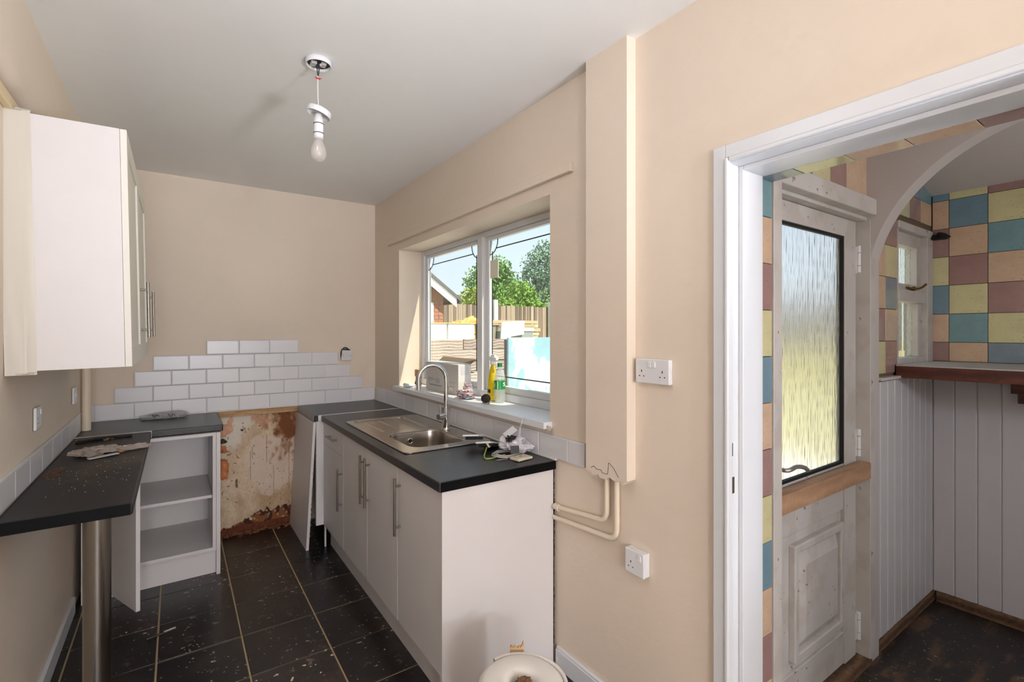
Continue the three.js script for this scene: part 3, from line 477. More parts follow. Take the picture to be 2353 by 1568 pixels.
{ const t = thing('plug_strainer', 'small dark metal plug strainer leaning on the sill before the bottles', 'strainer', [1.445, SY, -2.345]);
  const ring = join(new THREE.TorusGeometry(.024, .0035, 8, 28), ...[0, 1, 2, 3, 4, 5].map((i) => new THREE.TorusGeometry(.003, .002, 6, 12).translate(.015 * Math.cos(i), .015 * Math.sin(i), 0)), new THREE.CylinderGeometry(.021, .021, .004, 24).rotateX(Math.PI / 2)); ring.rotateX(-.5).rotateY(-.6).translate(0, .028, 0);
  lpart(t, 'basket', ring, mat(0x2c2522, .35, { metalness: .8 })); lpart(t, 'ring', new THREE.TorusGeometry(.018, .004, 8, 24).rotateX(-1.3).translate(-.006, .008, .012), mBrushed); }
{ const t = thing('scrubbing_brush', 'wooden brush standing in the left corner of the sill behind the tap', 'brush', [1.50, SY, -3.40]);
  lpart(t, 'back', B(-.015, .015, .07, .125, -.04, .04, .006), mPine); lpart(t, 'bristles', join(...Array.from({ length: 30 }, (_, i) => tube([[rr(-.012, .012), .07, rr(-.035, .035)], [rr(-.02, .02), rr(.0, .02), rr(-.045, .06)]], .0022, 1, 5))), mat(0x6b4a34, .8)); }
single('cleaning_cloth', 'small folded white cloth at the left end of the sill', 'cloth', lump(.04, .014, .05, 451, .4, 10).translate(1.42, SY, -3.40), mat(0xe6e6e6, .8), [1.42, SY, -3.40]);

// ---------------------------------------------------------------- on the sink worktop
const WY = .911;
{ const t = thing('blank_plate', 'loose cream blanking plate with a centre screw at the worktop end', 'plate', [1.272, WY, -1.762]); t.rotation.y = .15;
  lpart(t, 'plate', B(-.044, .044, .002, .013, -.03, .03, .003), mat(0xd8ccb4, .4)); lpart(t, 'knob', new THREE.SphereGeometry(.006, 12, 8).translate(-.002, .014, .0), mat(0x8a7a66, .5)); for (const x of [-.03, .03]) lpart(t, 'screw_hole', cyl(.003, .003, .0008, x, .0128, -.01, 10), mat(0x8a7c66, .6)); }
single('screwdriver_bit', 'thin steel rod lying beside the cream blanking plate', 'rod', tube([[1.215, WY + .004, -1.79], [1.165, WY + .004, -1.80]], .003, 1, 8), mBrushed, [1.19, WY, -1.795]);
for (const [y, x, z, turn, lean, l] of [[.021, 1.262, -2.02, .55, .30, 'lower white socket plate in the heap by the sink'], [.048, 1.225, -2.10, .75, .24, 'upper white socket plate in the heap by the sink']]) {
  const t = thing('loose_socket_plate', l, 'socket', [x, WY + y, z]); t.quaternion.setFromUnitVectors(V(0, 1, 0), V(.5 * lean, 1, -.85 * lean).normalize()).multiply(new THREE.Quaternion().setFromAxisAngle(V(0, 1, 0), turn));
  lpart(t, 'face_plate', B(-.066, .066, 0, .009, -.04, .04, .003), mPlastic); lpart(t, 'back_body', B(-.05, .05, -.014, 0, -.03, .034, .003), mat(0x15161a, .45)); }
{ const t = thing('carrier_bag', 'crumpled white plastic bag of electrical fittings on the worktop', 'bag', [1.302, WY, -1.865]);
  const pr = canvasTex(256, 256, (c, w, h) => { c.fillStyle = '#e9e3e6'; c.fillRect(0, 0, w, h); c.strokeStyle = '#55606c'; c.lineWidth = 3; c.strokeRect(150, 60, 30, 40); c.strokeRect(158, 70, 14, 20); c.fillStyle = '#b04a52'; c.fillRect(60, 120, 3, 70); c.fillStyle = '#6d7178'; for (let k = 0; k < 6; k++) c.fillRect(185, 60 + k * 9, 22, 3); });
  const film = mat(0xffffff, .3, { map: pr, transmission: .3, thickness: 0 });
  lpart(t, 'body', flatUv(lump(.062, .05, .062, 501, .5, 18, 1.6).translate(.01, 0, .01), 'x', 'y'), film);
  const ear = new THREE.Shape(); ear.moveTo(-.014, 0); ear.quadraticCurveTo(-.01, .06, .012, .10); ear.quadraticCurveTo(.006, .05, .018, .0); lpart(t, 'handle_loop', flatUv(new THREE.ExtrudeGeometry(ear, { depth: .002, bevelEnabled: false }).rotateY(.5).rotateZ(-.15).translate(.015, .065, .02)), film);
  lpart(t, 'opening', lump(.03, .016, .024, 511, .4, 8).translate(-.022, .062, .018), mat(0x241d1c, .6)); lpart(t, 'flap', flatUv(B(-.03, .03, -.001, .001, -.02, .02).rotateZ(.6).rotateX(.3).translate(-.02, .105, .0)), mat(0xd8d4d2, .4)); 
  lpart(t, 'black_label', B(-.02, .02, 0, .035, 0, .001, 0).rotateX(-.35).rotateY(-.35).translate(-.038, .02, .068), mat(0x16181c, .4)); }
{ const t = thing('cable_coil', 'coil of grey cable curled under the white plastic bag', 'cable', [1.27, WY, -1.86]);
  const pts = (r, y) => Array.from({ length: 12 }, (_, i) => { const a = 1.2 + i * .42; return [r * Math.cos(a), y + .002 * Math.sin(i * 2), r * .7 * Math.sin(a)]; });
  lpart(t, 'cable', join(tube(pts(.082, .006), .0042, 60, 8), tube(pts(.072, .011), .0042, 60, 8), tube(pts(.062, .006), .004, 60, 8)), mat(0xb0a8a0, .5)); }
{ const t = thing('earth_wire', 'looped green and yellow earth wire on the worktop', 'wire', [1.15, WY, -1.90]);
  lpart(t, 'wire', tube([[.11, .03, -.12], [.06, .016, -.06], [.0, .005, .02], [-.01, .004, .05], [.015, .004, .06], [.06, .004, .045], [.10, .004, .04]], .0034, 60, 8), mat(0x93a244, .5)); lpart(t, 'tag', B(-.02, .02, 0, .001, -.012, .012).rotateX(.9).rotateY(.6).translate(.085, .03, -.075), mat(0xe3dfc0, .5)); }

// ---------------------------------------------------------------- on the left worktops
{ const t = thing('film_bag', 'clear plastic bag with recycling marks on the short worktop', 'bag', [-.06, WY, -3.96]);
  const pr = canvasTex(256, 96, (c, w, h) => { c.fillStyle = '#d4d2d2'; c.fillRect(0, 0, w, h); c.strokeStyle = '#3a3a3c'; c.lineWidth = 5; for (const x of [80, 160]) { c.beginPath(); c.moveTo(x - 14, 34); c.lineTo(x + 14, 34); c.lineTo(x, 62); c.closePath(); c.stroke(); c.fillStyle = '#3a3a3c'; c.fillRect(x + 18, 38, 4, 20); } });
  lpart(t, 'body', flatUv(lump(.115, .022, .05, 541, .35, 14, 1.8), 'x', 'y'), mat(0xffffff, .3, { map: pr, transmission: .55, thickness: 0 })); }
{ const t = thing('crumpled_wrapper', 'crumpled clear plastic wrapper on the breakfast bar', 'wrapper', [-.27, WY, -2.98]); t.rotation.y = .35;
  const m = mat(0xd9cabc, .28, { transmission: .45, thickness: 0 }); lpart(t, 'body', flatUv(lump(.085, .022, .06, 561, .5, 14, 2.4).translate(-.04, 0, 0), 'x', 'z'), m); lpart(t, 'tail', flatUv(lump(.07, .014, .025, 571, .5, 10, 3).translate(.09, 0, .02), 'x', 'z'), m); lpart(t, 'rubble', join(...Array.from({ length: 14 }, (_, i) => lump(rr(.004, .01), rr(.004, .008), rr(.004, .01), 600 + i, .4, 2).translate(rr(.03, .08), 0, rr(.0, .05)))), mat(0xb98d62, .9)); }
single('paper_slip', 'folded white slip of paper in front of the crumpled wrapper', 'paper', B(-.055, .055, 0, .002, -.018, .018).rotateY(.35).rotateZ(.05).translate(-.275, WY + .004, -2.885), mat(0xdedee0, .8), [-.275, WY, -2.885]);
{ const t = thing('black_cable', 'length of black cable with debris at the back of the breakfast bar', 'cable', [-.32, WY, -3.35]);
  lpart(t, 'cable', join(tube([[-.10, .006, .06], [-.04, .010, .03], [.03, .008, -.0], [.12, .006, -.015]], .007, 40, 8), tube([[-.11, .004, .02], [-.03, .004, .015], [.04, .004, .012]], .004, 30, 6)), mDark);
  lpart(t, 'debris', join(...Array.from({ length: 26 }, (_, i) => lump(rr(.003, .009), rr(.002, .007), rr(.003, .008), 640 + i, .5, 2).translate(rr(-.11, .06), 0, rr(-.05, .05)))), mat(0x8c6c4c, .9)); }
{ const g = []; for (let i = 0; i < 260; i++) { const a = rr(0, 6.28), r = Math.pow(rnd(), .8); g.push(new THREE.TetrahedronGeometry(rr(.0008, .0026)).translate(-.405 + .04 * r * Math.cos(a), WY + .001 + .002 * (1 - r), -2.66 + .11 * r * Math.sin(a) + .2 * 0)); }
  const o = single('brick_dust', 'scatter of reddish brick dust by the tiles on the breakfast bar', 'dust', join(g), mat(0x7d5338, .95), [-.405, WY, -2.66]); o.userData.kind = 'stuff'; }
{ const g = []; for (let i = 0; i < 70; i++) g.push(new THREE.TetrahedronGeometry(rr(.0008, .0022)).translate(rr(-.40, -.15), WY + .003, rr(-2.8, -2.25))); const o = single('plaster_crumbs', 'pale plaster crumbs scattered on the breakfast bar', 'crumbs', join(g), mat(0xcfc6ba, .95), [-.28, WY, -2.7]); o.userData.kind = 'stuff'; }
{ const g = []; for (let i = 0; i < 300; i++) { const s = rr(.001, .0036) * (rnd() < .08 ? 2 : 1); g.push(new THREE.TetrahedronGeometry(s).scale(1, .5, 1).rotateY(rr(0, 6)).translate(rr(-.42, .85), .002, rr(-4.0, -1.6))); } const o = single('floor_debris', 'pale crumbs of plaster scattered over the black floor tiles', 'crumbs', join(g), mat(0xc4b6a0, .95), [.2, 0, -2.8]); o.userData.kind = 'stuff'; }
{ const g = []; for (let i = 0; i < 120; i++) g.push(lump(rr(.004, .014), rr(.003, .012), rr(.004, .012), 700 + i, .4, 1).translate(rr(.23, .72), 0, ZB + .015 + Math.abs(rr(-.07, .07)) * rnd())); const o = single('plaster_rubble', 'brown plaster rubble along the foot of the bare wall', 'rubble', join(g), mat(0x7a4a2e, .95), [.5, 0, ZB + .03]); o.userData.kind = 'stuff'; }
{ const t = thing('wood_splinter', 'thin broken splinter lying across the floor grout', 'splinter', [-.06, .001, -2.93]); t.rotation.y = .25; lpart(t, 'splinter', B(-.06, .06, 0, .006, -.006, .006, .002), mat(0x4a443e, .8)); lpart(t, 'pale_end', B(.01, .058, .006, .009, -.004, .005, .001), mat(0xc9c2b4, .8)); }

// ---------------------------------------------------------------- roll standing in the foreground
{ const t = thing('felt_roll', 'upright white felt roll standing before the end panel', 'roll', [.845, 0, -1.17]);
  const pts = []; for (let i = 0; i <= 300; i++) { const a = i / 300 * Math.PI * 2 * 6, r = .045 + (.131 - .045) * i / 300; pts.push(new THREE.Vector2(r * Math.cos(a), r * Math.sin(a))); }
  const felt = mat(0xe4ddd4, .9, { sheen: .4 });
  lpart(t, 'roll', uvm(lathe([[.03, 0], [.126, 0], [.132, .02], [.133, .40], [.128, .432], [.112, .445], [.06, .446], [.034, .436], [.03, .40], [.03, 0]], 64)), felt);
  lpart(t, 'outer_wrap', uvm(new THREE.CylinderGeometry(.138, .138, .425, 48, 1, true, .3, 2.6).translate(0, .2165, 0)), felt);
  lpart(t, 'wrap_edge', new THREE.TorusGeometry(.1345, .006, 10, 48, 2.6).rotateX(-Math.PI / 2).rotateY(-.95).translate(0, .432, 0), felt);
  lpart(t, 'core', join(cyl(.029, .029, .02, 0, .40, 0), lump(.022, .022, .022, 801, .6, 6).translate(0, .415, 0)), mat(0x6a4a30, .9)); }
single('broken_lath', 'splintered pale wooden lath standing behind the felt roll', 'wood', (() => { const s = new THREE.Shape(); s.moveTo(-.022, 0); s.lineTo(.024, 0); s.lineTo(.024, .44); s.lineTo(.0225, .458); s.lineTo(.017, .444); s.lineTo(.012, .437); s.lineTo(.008, .441); s.lineTo(.002, .436); s.lineTo(-.004, .442); s.lineTo(-.012, .437); s.lineTo(-.016, .443); s.lineTo(-.022, .438); return uvm(new THREE.ExtrudeGeometry(s, { depth: .012, bevelEnabled: false }).rotateY(-.6).translate(.93, 0, -1.315)); })(), mat(0xffffff, .8, { map: woodMap([226, 196, 152], [190, 150, 104], 63) }), [.93, 0, -1.315]);

// ---------------------------------------------------------------- porch beyond the doorway
const ZP = -.888, XE = 3.46; // back of the tiles on the side wall, back of the tiles on the end wall
const glaze = { blue: [118, 146, 160], teal: [122, 156, 162], slate_blue: [132, 146, 156], peach: [208, 178, 150], mauve: [162, 128, 122], yellow: [210, 202, 156] };
const mGlaze = {}; for (const k in glaze) mGlaze[k] = mat(0xffffff, .16, { clearcoat: .4, map: tex(128, 128, (u, v) => { const n = fbm(u, v, 6, 4, 900 + k.length), s = fbm(u, v, 40, 2, 911); return mixc(tint(glaze[k], .95 + .1 * n), [96, 78, 58], sstep(.82, .86, s) * .5); }, true, 4) });
const mJoint = mat(0x6d5c48, .9);
const T = .154; // six-inch tiles
const tileGeos = new Map();
const glazedGeo = (w, h) => { const k = w.toFixed(3) + '_' + h.toFixed(3); if (!tileGeos.has(k)) tileGeos.set(k, uvm(new RoundedBoxGeometry(w - .0022, h - .0022, .008, 1, .0016))); return tileGeos.get(k); };
function glazed(parent, c, w, h, pos, face) { if (w < .012 || h < .012) return; const o = lpart(parent, 'tile', glazedGeo(w, h), mGlaze[c]); o.position.set(...pos); if (face === 'x') o.rotation.y = -Math.PI / 2; if (face === 'y') o.rotation.x = Math.PI / 2; return o; }

const PD0 = 1.70, PD1 = 2.575, PW0 = 2.93, PW1 = 3.40, PWY0 = 1.32, PWY1 = 2.04;
const side = struct('wall_porch_side', 'porch side wall with the glazed door and a small window', join(
  B(XO, PD0, -.2, 2.85, ZP - .1, ZP), B(PD0, PD1, 2.0, 2.85, ZP - .1, ZP), B(PD0, PD1, -.2, -.005, ZP - .1, ZP), B(PD1, PW0, -.2, 2.85, ZP - .1, ZP), B(PW0, PW1, -.2, PWY0, ZP - .1, ZP), B(PW0, PW1, PWY1, 2.85, ZP - .1, ZP), B(PW1, XE + .1, -.2, 2.85, ZP - .1, ZP)), mJoint);
const end = struct('wall_porch_end', 'porch end wall of boarding below coloured tiles', B(XE, XE + .1, -.2, 2.85, ZP, 1.3), mJoint);
struct('wall_porch_near', 'porch wall out of sight on the right', join(B(XO, 1.95, -.2, 2.85, 1.2, 1.3), B(3.15, XE + .1, -.2, 2.85, 1.2, 1.3), B(1.95, 3.15, -.2, .85, 1.2, 1.3), B(1.95, 3.15, 2.05, 2.85, 1.2, 1.3)), mWall);
{ const w = struct('added_window_4', 'added porch window out of sight on the right'); part(w, 'frame', join(B(1.95, 2.0, .85, 2.05, 1.22, 1.28), B(3.1, 3.15, .85, 2.05, 1.22, 1.28), B(2.0, 3.1, .85, .9, 1.22, 1.28), B(2.0, 3.1, 2.0, 2.05, 1.22, 1.28)), mGloss); part(w, 'pane', B(2.0, 3.1, .9, 2.0, 1.248, 1.252), mGlass); }  // unseen opening added to brighten the porch
{ const s = new THREE.Shape(); s.moveTo(XO - .01, 2.66); s.lineTo(XE + .1, 2.215); s.lineTo(XE + .1, 2.33); s.lineTo(XO - .01, 2.77); struct('ceiling_porch', 'sloping grey white porch ceiling', uvm(new THREE.ExtrudeGeometry(s, { depth: 2.3, bevelEnabled: false }).translate(0, 0, ZP - .1)), mat(0xc9c2be, .85)); }
const porchFloor = tex(1024, 1024, (u, v) => { const c = fbm(u, v, 5, 6, 931), f = fbm(u, v, 60, 3, 933), g = fbm(u * .5, v * 2, 12, 4, 935), sp = fbm(u, v, 120, 2, 937); let k = tint([44, 38, 34], .6 + .7 * c + .5 * (f - .5)); k = mixc(k, [112, 82, 56], sstep(.46, .68, g) * .7); return mixc(k, [176, 164, 146], sstep(.83, .86, sp) * .8); }, true, .8);
struct('floor_porch', 'dirty dark porch floor', B(XO, XE + .1, -.2, 0, ZP - .1, 1.3), mat(0xffffff, .45, { map: porchFloor }));

// coloured tiles: the doorway reveal and its head
{ const o = struct('trim_6', 'coloured glazed tiles lining the doorway reveal on the porch side', B(1.557, 1.637, 0, 1.985, DZ0, -.842), mJoint);
  const seq = ['teal', 'peach', 'mauve', 'yellow', 'blue', 'peach', 'mauve', 'yellow', 'blue', 'peach', 'mauve', 'yellow', 'blue']; let y = 1.985;
  for (let i = 0; y > .01; i++) { const h = i ? Math.min(T, y) : 1.985 - 1.863; glazed(o, seq[i], .082, h, [1.597, y - h / 2, -.8385], 'z'); y -= h; }
  const head = part(o, 'soffit_bed', B(1.557, 1.637, 1.992, DY1, DZ0, DZ1), mJoint), hs = ['slate_blue', 'yellow', 'peach', 'peach', 'mauve', 'yellow'];
  hs.forEach((c, i) => glazed(o, c, .082, T * .9, [1.597, 1.988, -.80 + i * T * .9], 'y')); }
// tiles over the porch door and round the little window
{ const cols = ['slate_blue', 'slate_blue', 'yellow', 'mauve', 'peach', 'peach'];
  for (let i = 0; i < 6; i++) { const x = 1.73 + i * .153, w = .153; glazed(side, cols[i], w, .2, [x + w / 2, 2.08 + .1, ZP + .004], 'z'); glazed(side, ['yellow', 'peach', 'blue', 'teal', 'blue', 'teal'][i], w, T, [x + w / 2, 2.28 + T / 2, ZP + .004], 'z'); }
  const two = [['peach', 'mauve', 'peach', 'peach', 'mauve', 'yellow', 'yellow'], ['yellow', 'mauve', 'yellow', 'slate_blue', 'peach', 'mauve', 'mauve']];
  for (let c = 0; c < 2; c++) for (let r = 0; r < 7; r++) { const y1 = 2.21 - r * T, y0 = Math.max(y1 - T, 1.275); if (y1 - y0 < .02) break; const x0 = c ? 2.775 : 2.655, w = c ? .152 : .12; glazed(side, two[c][r], w, y1 - y0, [x0 + w / 2, (y0 + y1) / 2, ZP + .004], 'z'); }
  const over = ['yellow', 'mauve', 'peach']; for (let i = 0; i < 3; i++) { const x0 = 2.93 + i * .17; glazed(side, over[i], .17, .12, [x0 + .085, 2.045 + .085, ZP + .004], 'z'); glazed(side, ['mauve', 'blue', 'teal'][i], .17, .10, [x0 + .085, 2.19 + .05, ZP + .004], 'z'); }
  const rowsY = [2.29, 2.202, 2.048, 1.894, 1.738, 1.582, 1.428, 1.325];
  const colsZ = [[-.88, -.809], [-.809, -.655], [-.655, -.501], [-.501, -.347], [-.347, -.193], [-.193, -.04]];
  const c0 = [['blue', 'peach', 'mauve', 'yellow', 'blue', 'peach', 'mauve'], ['yellow', 'blue', 'peach', 'mauve', 'yellow', 'teal', 'peach'], ['mauve', 'yellow', 'teal', 'peach', 'mauve', 'yellow', 'slate_blue'], ['peach', 'mauve', 'yellow', 'blue', 'peach', 'mauve', 'yellow'], ['blue', 'peach', 'mauve', 'yellow', 'teal', 'peach', 'mauve'], ['yellow', 'teal', 'peach', 'mauve', 'yellow', 'blue', 'peach']];
  colsZ.forEach(([a, b], c) => { for (let r = 0; r < 7; r++) { const o = glazed(end, c0[c][r], b - a, rowsY[r] - rowsY[r + 1], [XE - .004, (rowsY[r] + rowsY[r + 1]) / 2, (a + b) / 2], 'x'); } });
}
// tongue and groove boarding
const mBoard = mat(0xffffff, .42, { map: paintMap([205, 202, 204], .02, 941) });
{ const shape = (w) => { const s = new THREE.Shape(); s.moveTo(-w / 2, 0); s.lineTo(-w / 2, .006); s.lineTo(-w / 2 + .006, .012); s.lineTo(w / 2 - .004, .012); s.lineTo(w / 2, .008); s.lineTo(w / 2, 0); return s; };
  const bg = (w, h) => new THREE.ExtrudeGeometry(shape(w), { depth: h, bevelEnabled: false }).rotateX(-Math.PI / 2); // stands up along y, face towards -z
  for (let i = 0; i < 10; i++) { const o = lpart(side, 'board', bg(.0885, 1.20), mBoard); o.rotation.y = Math.PI; o.position.set(2.61 + i * .09 + .045, .05, ZP + .0001); o.rotation.set(0, Math.PI, 0); }
  for (let i = 0; i < 12; i++) { const o = lpart(end, 'board', bg(.0895, 1.22), mBoard); o.rotation.y = Math.PI / 2; o.position.set(XE, .055, -.83 + i * .0905); }
  part(side, 'base_strip', B(2.655, XE, 0, .055, ZP, ZP + .02, .003), mRawWood, 'bare stained timber strip at the floor'); part(end, 'base_strip', B(XE - .022, XE, 0, .058, -.86, 1.2, .003), mRawWood, 'bare stained timber strip at the floor');
  part(side, 'dado_cap', B(2.655, 2.94, 1.258, 1.272, ZP, ZP + .035, .002), mOldGloss); }
// arch between the two halves of the porch
{ const s = new THREE.Shape(), cz = -.262, cy = 1.69, r = .615, z0 = ZP, z1 = 1.2; // drawn in (z, y)
  s.moveTo(z0, 0); s.lineTo(-.866, 0); s.lineTo(-.866, cy + Math.sqrt(r * r - (.866 + cz) ** 2)); const a0 = Math.atan2(Math.sqrt(r * r - (.866 + cz) ** 2), -.866 - cz); s.absarc(cz, cy, r, a0, 0.05, true); s.lineTo(.36, 0); s.lineTo(z1, 0); s.lineTo(z1, 2.75); s.lineTo(z0, 2.75);
  const g = new THREE.ExtrudeGeometry(s, { depth: .1, bevelEnabled: false, curveSegments: 48 }); // (z, y, depth) -> world
  g.rotateY(-Math.PI / 2).translate(2.65, 0, 0); struct('wall_porch_arch', 'white painted arch dividing the porch', uvm(g), mat(0xffffff, .5, { map: paintMap([196, 188, 184], .02, 951) }));
  struct('trim_7', 'scuffed white post at the hinge side of the porch door', B(2.549, 2.60, 0, 1.985, ZP - .07, -.864, .003), mOldGloss); }
// shelf
{ const t = thing('porch_shelf', 'thick brown timber shelf with a dusty white top on the porch end wall', 'shelf', [3.17, 1.262, -.2]);
  part(t, 'board', B(2.885, XE - .009, 1.262, 1.318, ZP + .014, 1.1, .003), mMahog); part(t, 'top_surface', B(2.889, XE - .01, 1.3182, 1.324, ZP + .014, 1.1, .001), mat(0xb9b5b4, .6)); part(t, 'bracket', join(B(3.26, XE - .014, 1.19, 1.262, -.54, -.49, .002), B(XE - .05, XE - .014, 1.13, 1.19, -.54, -.49, .002)), mMahog); }
single('cobweb_clump', 'dark dusty cobweb in the corner above the little porch window', 'cobweb', lump(.03, .018, .03, 961, .7, 8).translate(XE - .035, 1.99, -.845), mat(0x2a2622, .9), [XE - .035, 1.99, -.845]);

// glazed porch door
{ const d = struct('door_1', 'old white glazed porch door with a reeded pane and a lower panel'); const z0 = -.955, z1 = -.915, x0 = 1.712, x1 = 2.532;
  part(d, 'frame', join(B(1.645, 1.70, 0, 2.0, -.975, -.832, .003)), mOldGloss, 'white door post in front of the coloured tiles');
  part(d, 'head', join(B(1.70, 2.549, 2.0, 2.072, ZP - .02, -.84, .006), B(1.70, 2.56, 1.985, 2.0, -.97, -.88, .002)), mOldGloss);
  const st = .115; part(d, 'stile', B(x0, x0 + st, .02, 1.983, z0, z1, .003), mOldGloss); part(d, 'stile', B(x1 - st, x1, .02, 1.983, z0, z1, .003), mOldGloss);
  part(d, 'top_rail', B(x0 + st, x1 - st, 1.905, 1.983, z0, z1, .003), mOldGloss);
  part(d, 'middle_rail', B(x0 + st, x1 - st, .70, .905, z0, z1 - .006, .003), mOldGloss);
  part(d, 'bottom_rail', B(x0 + st, x1 - st, .02, .16, z0, z1 - .006, .003), mOldGloss);
  part(d, 'glazing_bead', join(B(x1 - st - .012, x1 - st, .905, 1.905, z1 - .018, z1 - .004, .001), B(x0 + st, x1 - st - .012, .905, .917, z1 - .018, z1 - .004, .001), B(x0 + st, x1 - st - .012, 1.893, 1.905, z1 - .018, z1 - .004, .001)), mDark, 'black glazing gasket');
  { const w = x1 - 2 * st - x0, h = .99, g = new THREE.BoxGeometry(w, h, .006, 260, 90, 1), q = g.attributes.position; // cast ripples running down the glass
    for (let i = 0; i < q.count; i++) if (q.getZ(i) > 0) { const X = q.getX(i), Y = q.getY(i), e = Math.min(w / 2 - Math.abs(X), h / 2 - Math.abs(Y)); if (e > .001) q.setZ(i, .003 + .0011 * (vnoise(X * 240 + 300, Y * 22 + 300, 4096, 85) - .5) + .0008 * (vnoise(X * 90 + 300, Y * 14 + 300, 4096, 87) - .5)); }
    g.computeVertexNormals(); part(d, 'pane', g.translate(x0 + st + w / 2, .905 + h / 2 + .005, -.936), mReeded, 'reeded obscure glass'); }
  const p = part(d, 'panel', B(x0 + st, x1 - st, .16, .70, z0 + .012, z1 - .018), mOldGloss);
  const a = 1.955, b = 2.395, c = .20, e = .655; { const m = rrect(a + .007, b - .007, c + .007, e - .007, .001); m.holes.push(rrect(a + .026, b - .026, c + .026, e - .026, .001, THREE.Path)); part(p, 'moulding', uvm(new THREE.ExtrudeGeometry(m, { depth: .016, bevelEnabled: true, bevelSize: .007, bevelThickness: .007, bevelSegments: 4 }).translate(0, 0, z1 - .015)), mOldGloss); }
  const fld = new THREE.BufferGeometry(), o = [[a + .035, c + .035], [b - .035, c + .035], [b - .035, e - .035], [a + .035, e - .035]].map(([x, y]) => [x, y, z1 - .016]), i4 = [[2.05, .275], [2.335, .275], [2.335, .56], [2.05, .56]].map(([x, y]) => [x, y, z1 + .004]), v = [];
  const q = (A, B_, C, D) => v.push(...A, ...B_, ...C, ...A, ...C, ...D); for (let k = 0; k < 4; k++) q(o[k], o[(k + 1) % 4], i4[(k + 1) % 4], i4[k]); q(...i4); fld.setAttribute('position', new THREE.Float32BufferAttribute(v, 3)); fld.computeVertexNormals(); part(p, 'raised_field', uvm(fld), mOldGloss);
  for (const y of [1.80, .97, .14]) part(d, 'hinge', join(cyl(.0085, .0085, .03, 2.54, y - .048, z1 + .008, 14), cyl(.0085, .0085, .055, 2.54, y - .015, z1 + .008, 14), cyl(.0085, .0085, .03, 2.54, y + .043, z1 + .008, 14), B(2.528, 2.54, y - .05, y + .07, z1 - .002, z1 + .003)), mPlastic);
  part(d, 'door_handle', tube([[1.80, .985, z1 + .01], [1.80, .985, z1 + .05], [1.86, .99, z1 + .055], [1.93, .975, z1 + .052], [1.96, .96, z1 + .05]], .008, 40, 10), mat(0xb8b4ae, .3, { metalness: .8 }));
  part(d, 'threshold', B(1.70, 2.56, 0, .02, -.99, -.86, .003), mRawWood); }
single('timber_brace', 'bare wooden batten fixed across the porch door below its pane', 'batten', B(1.705, 2.548, .83, .90, -.908, -.862, .002), mOak, [2.15, .83, -.88]);
// little porch window
{ const w = struct('window_2', 'small white porch window of two frosted panes with a brass catch'); const z0 = -.955, z1 = -.905;
  part(w, 'frame', join(B(PW0, PW0 + .03, PWY0, PWY1, z0, ZP + .004, .003), B(3.365, PW1 + .05, PWY0, PWY1, z0, ZP + .012, .003), B(PW0 + .03, 3.365, PWY0, PWY0 + .03, z0, ZP + .004, .003), B(PW0, PW1 + .04, 2.0, PWY1, z0, ZP + .016, .008)), mOldGloss);
  part(w, 'transom', B(PW0 + .03, 3.365, 1.64, 1.70, z0, ZP + .006, .003), mOldGloss);
  const a = PW0 + .03, b = 3.365;
  const cs = part(w, 'casement', join(B(a, a + .04, 1.70, 2.0, z0, z1, .003), B(b - .07, b, 1.70, 2.0, z0, z1, .003), B(a + .04, b - .07, 1.70, 1.735, z0, z1, .003), B(a + .04, b - .07, 1.935, 2.0, z0, z1, .003)), mOldGloss);
  part(cs, 'pane', B(a + .04, b - .07, 1.735, 1.935, -.935, -.931), mFrost, 'frosted glass'); part(w, 'pane', B(a, b - .05, 1.35, 1.64, -.935, -.931), mFrost, 'frosted glass'); part(w, 'glazing_bar', B(b - .05, b, 1.35, 1.64, z0, z1, .004), mOldGloss);
  part(cs, 'catch', join(tube([[3.12, 1.715, z1 + .01], [3.2, 1.71, z1 + .02], [3.26, 1.72, z1 + .03], [3.31, 1.74, z1 + .035]], .006, 24, 8), new THREE.SphereGeometry(.012, 12, 8).translate(3.2, 1.712, z1 + .012)), mBrass, 'brass catch'); }

// ---------------------------------------------------------------- outdoors
{ const pav = tex(512, 512, (u, v) => tint([206, 200, 192], .85 + .3 * fbm(u, v, 8, 5, 971)), true, .5), grass = tex(512, 512, (u, v) => { const n = fbm(u, v, 6, 6, 973), f = fbm(u, v, 90, 2, 975); return mixc([136, 136, 98], [188, 180, 144], clamp(.2 + .9 * (n - .2) + .5 * (f - .5))); }, true, .5);
  const g = struct('ground', 'paving outside the kitchen', B(XO, 6.5, -.4, -.15, -7.4, 9), mat(0xffffff, .9, { map: pav }));
  struct('lawn', 'sunlit lawn beyond the paving', B(6.5, 40, -.4, -.14, -7.4, 20), mat(0xffffff, 1, { map: grass }));
  struct('garden_bank', 'raised garden behind the sleeper wall', B(-6, 40, -.4, .9, -45, -7.62), mat(0xffffff, 1, { map: grass })); }
{ const sm = [woodMap([178, 164, 152], [94, 80, 72], 981, 2, 60), woodMap([192, 180, 168], [116, 100, 90], 985, 2, 60)].map((t) => mat(0xffffff, .9, { map: t }));
  const t = thing('sleeper_wall', 'garden retaining wall of weathered timber sleepers', 'wall', [4.5, -.15, -7.5]);
  for (let r = 0; r < 8; r++) for (let k = 0; k < 4; k++) { const x0 = .6 + k * 2.4 + (r % 2) * 1.1, dz = rr(-.012, .012); part(t, 'sleeper', B(x0 + .006, x0 + 2.394, -.15 + r * .19 + .004, .04 + r * .19 - .004, -7.6 + dz, -7.4 + dz, .012), sm[(r + k) % 2]); } }
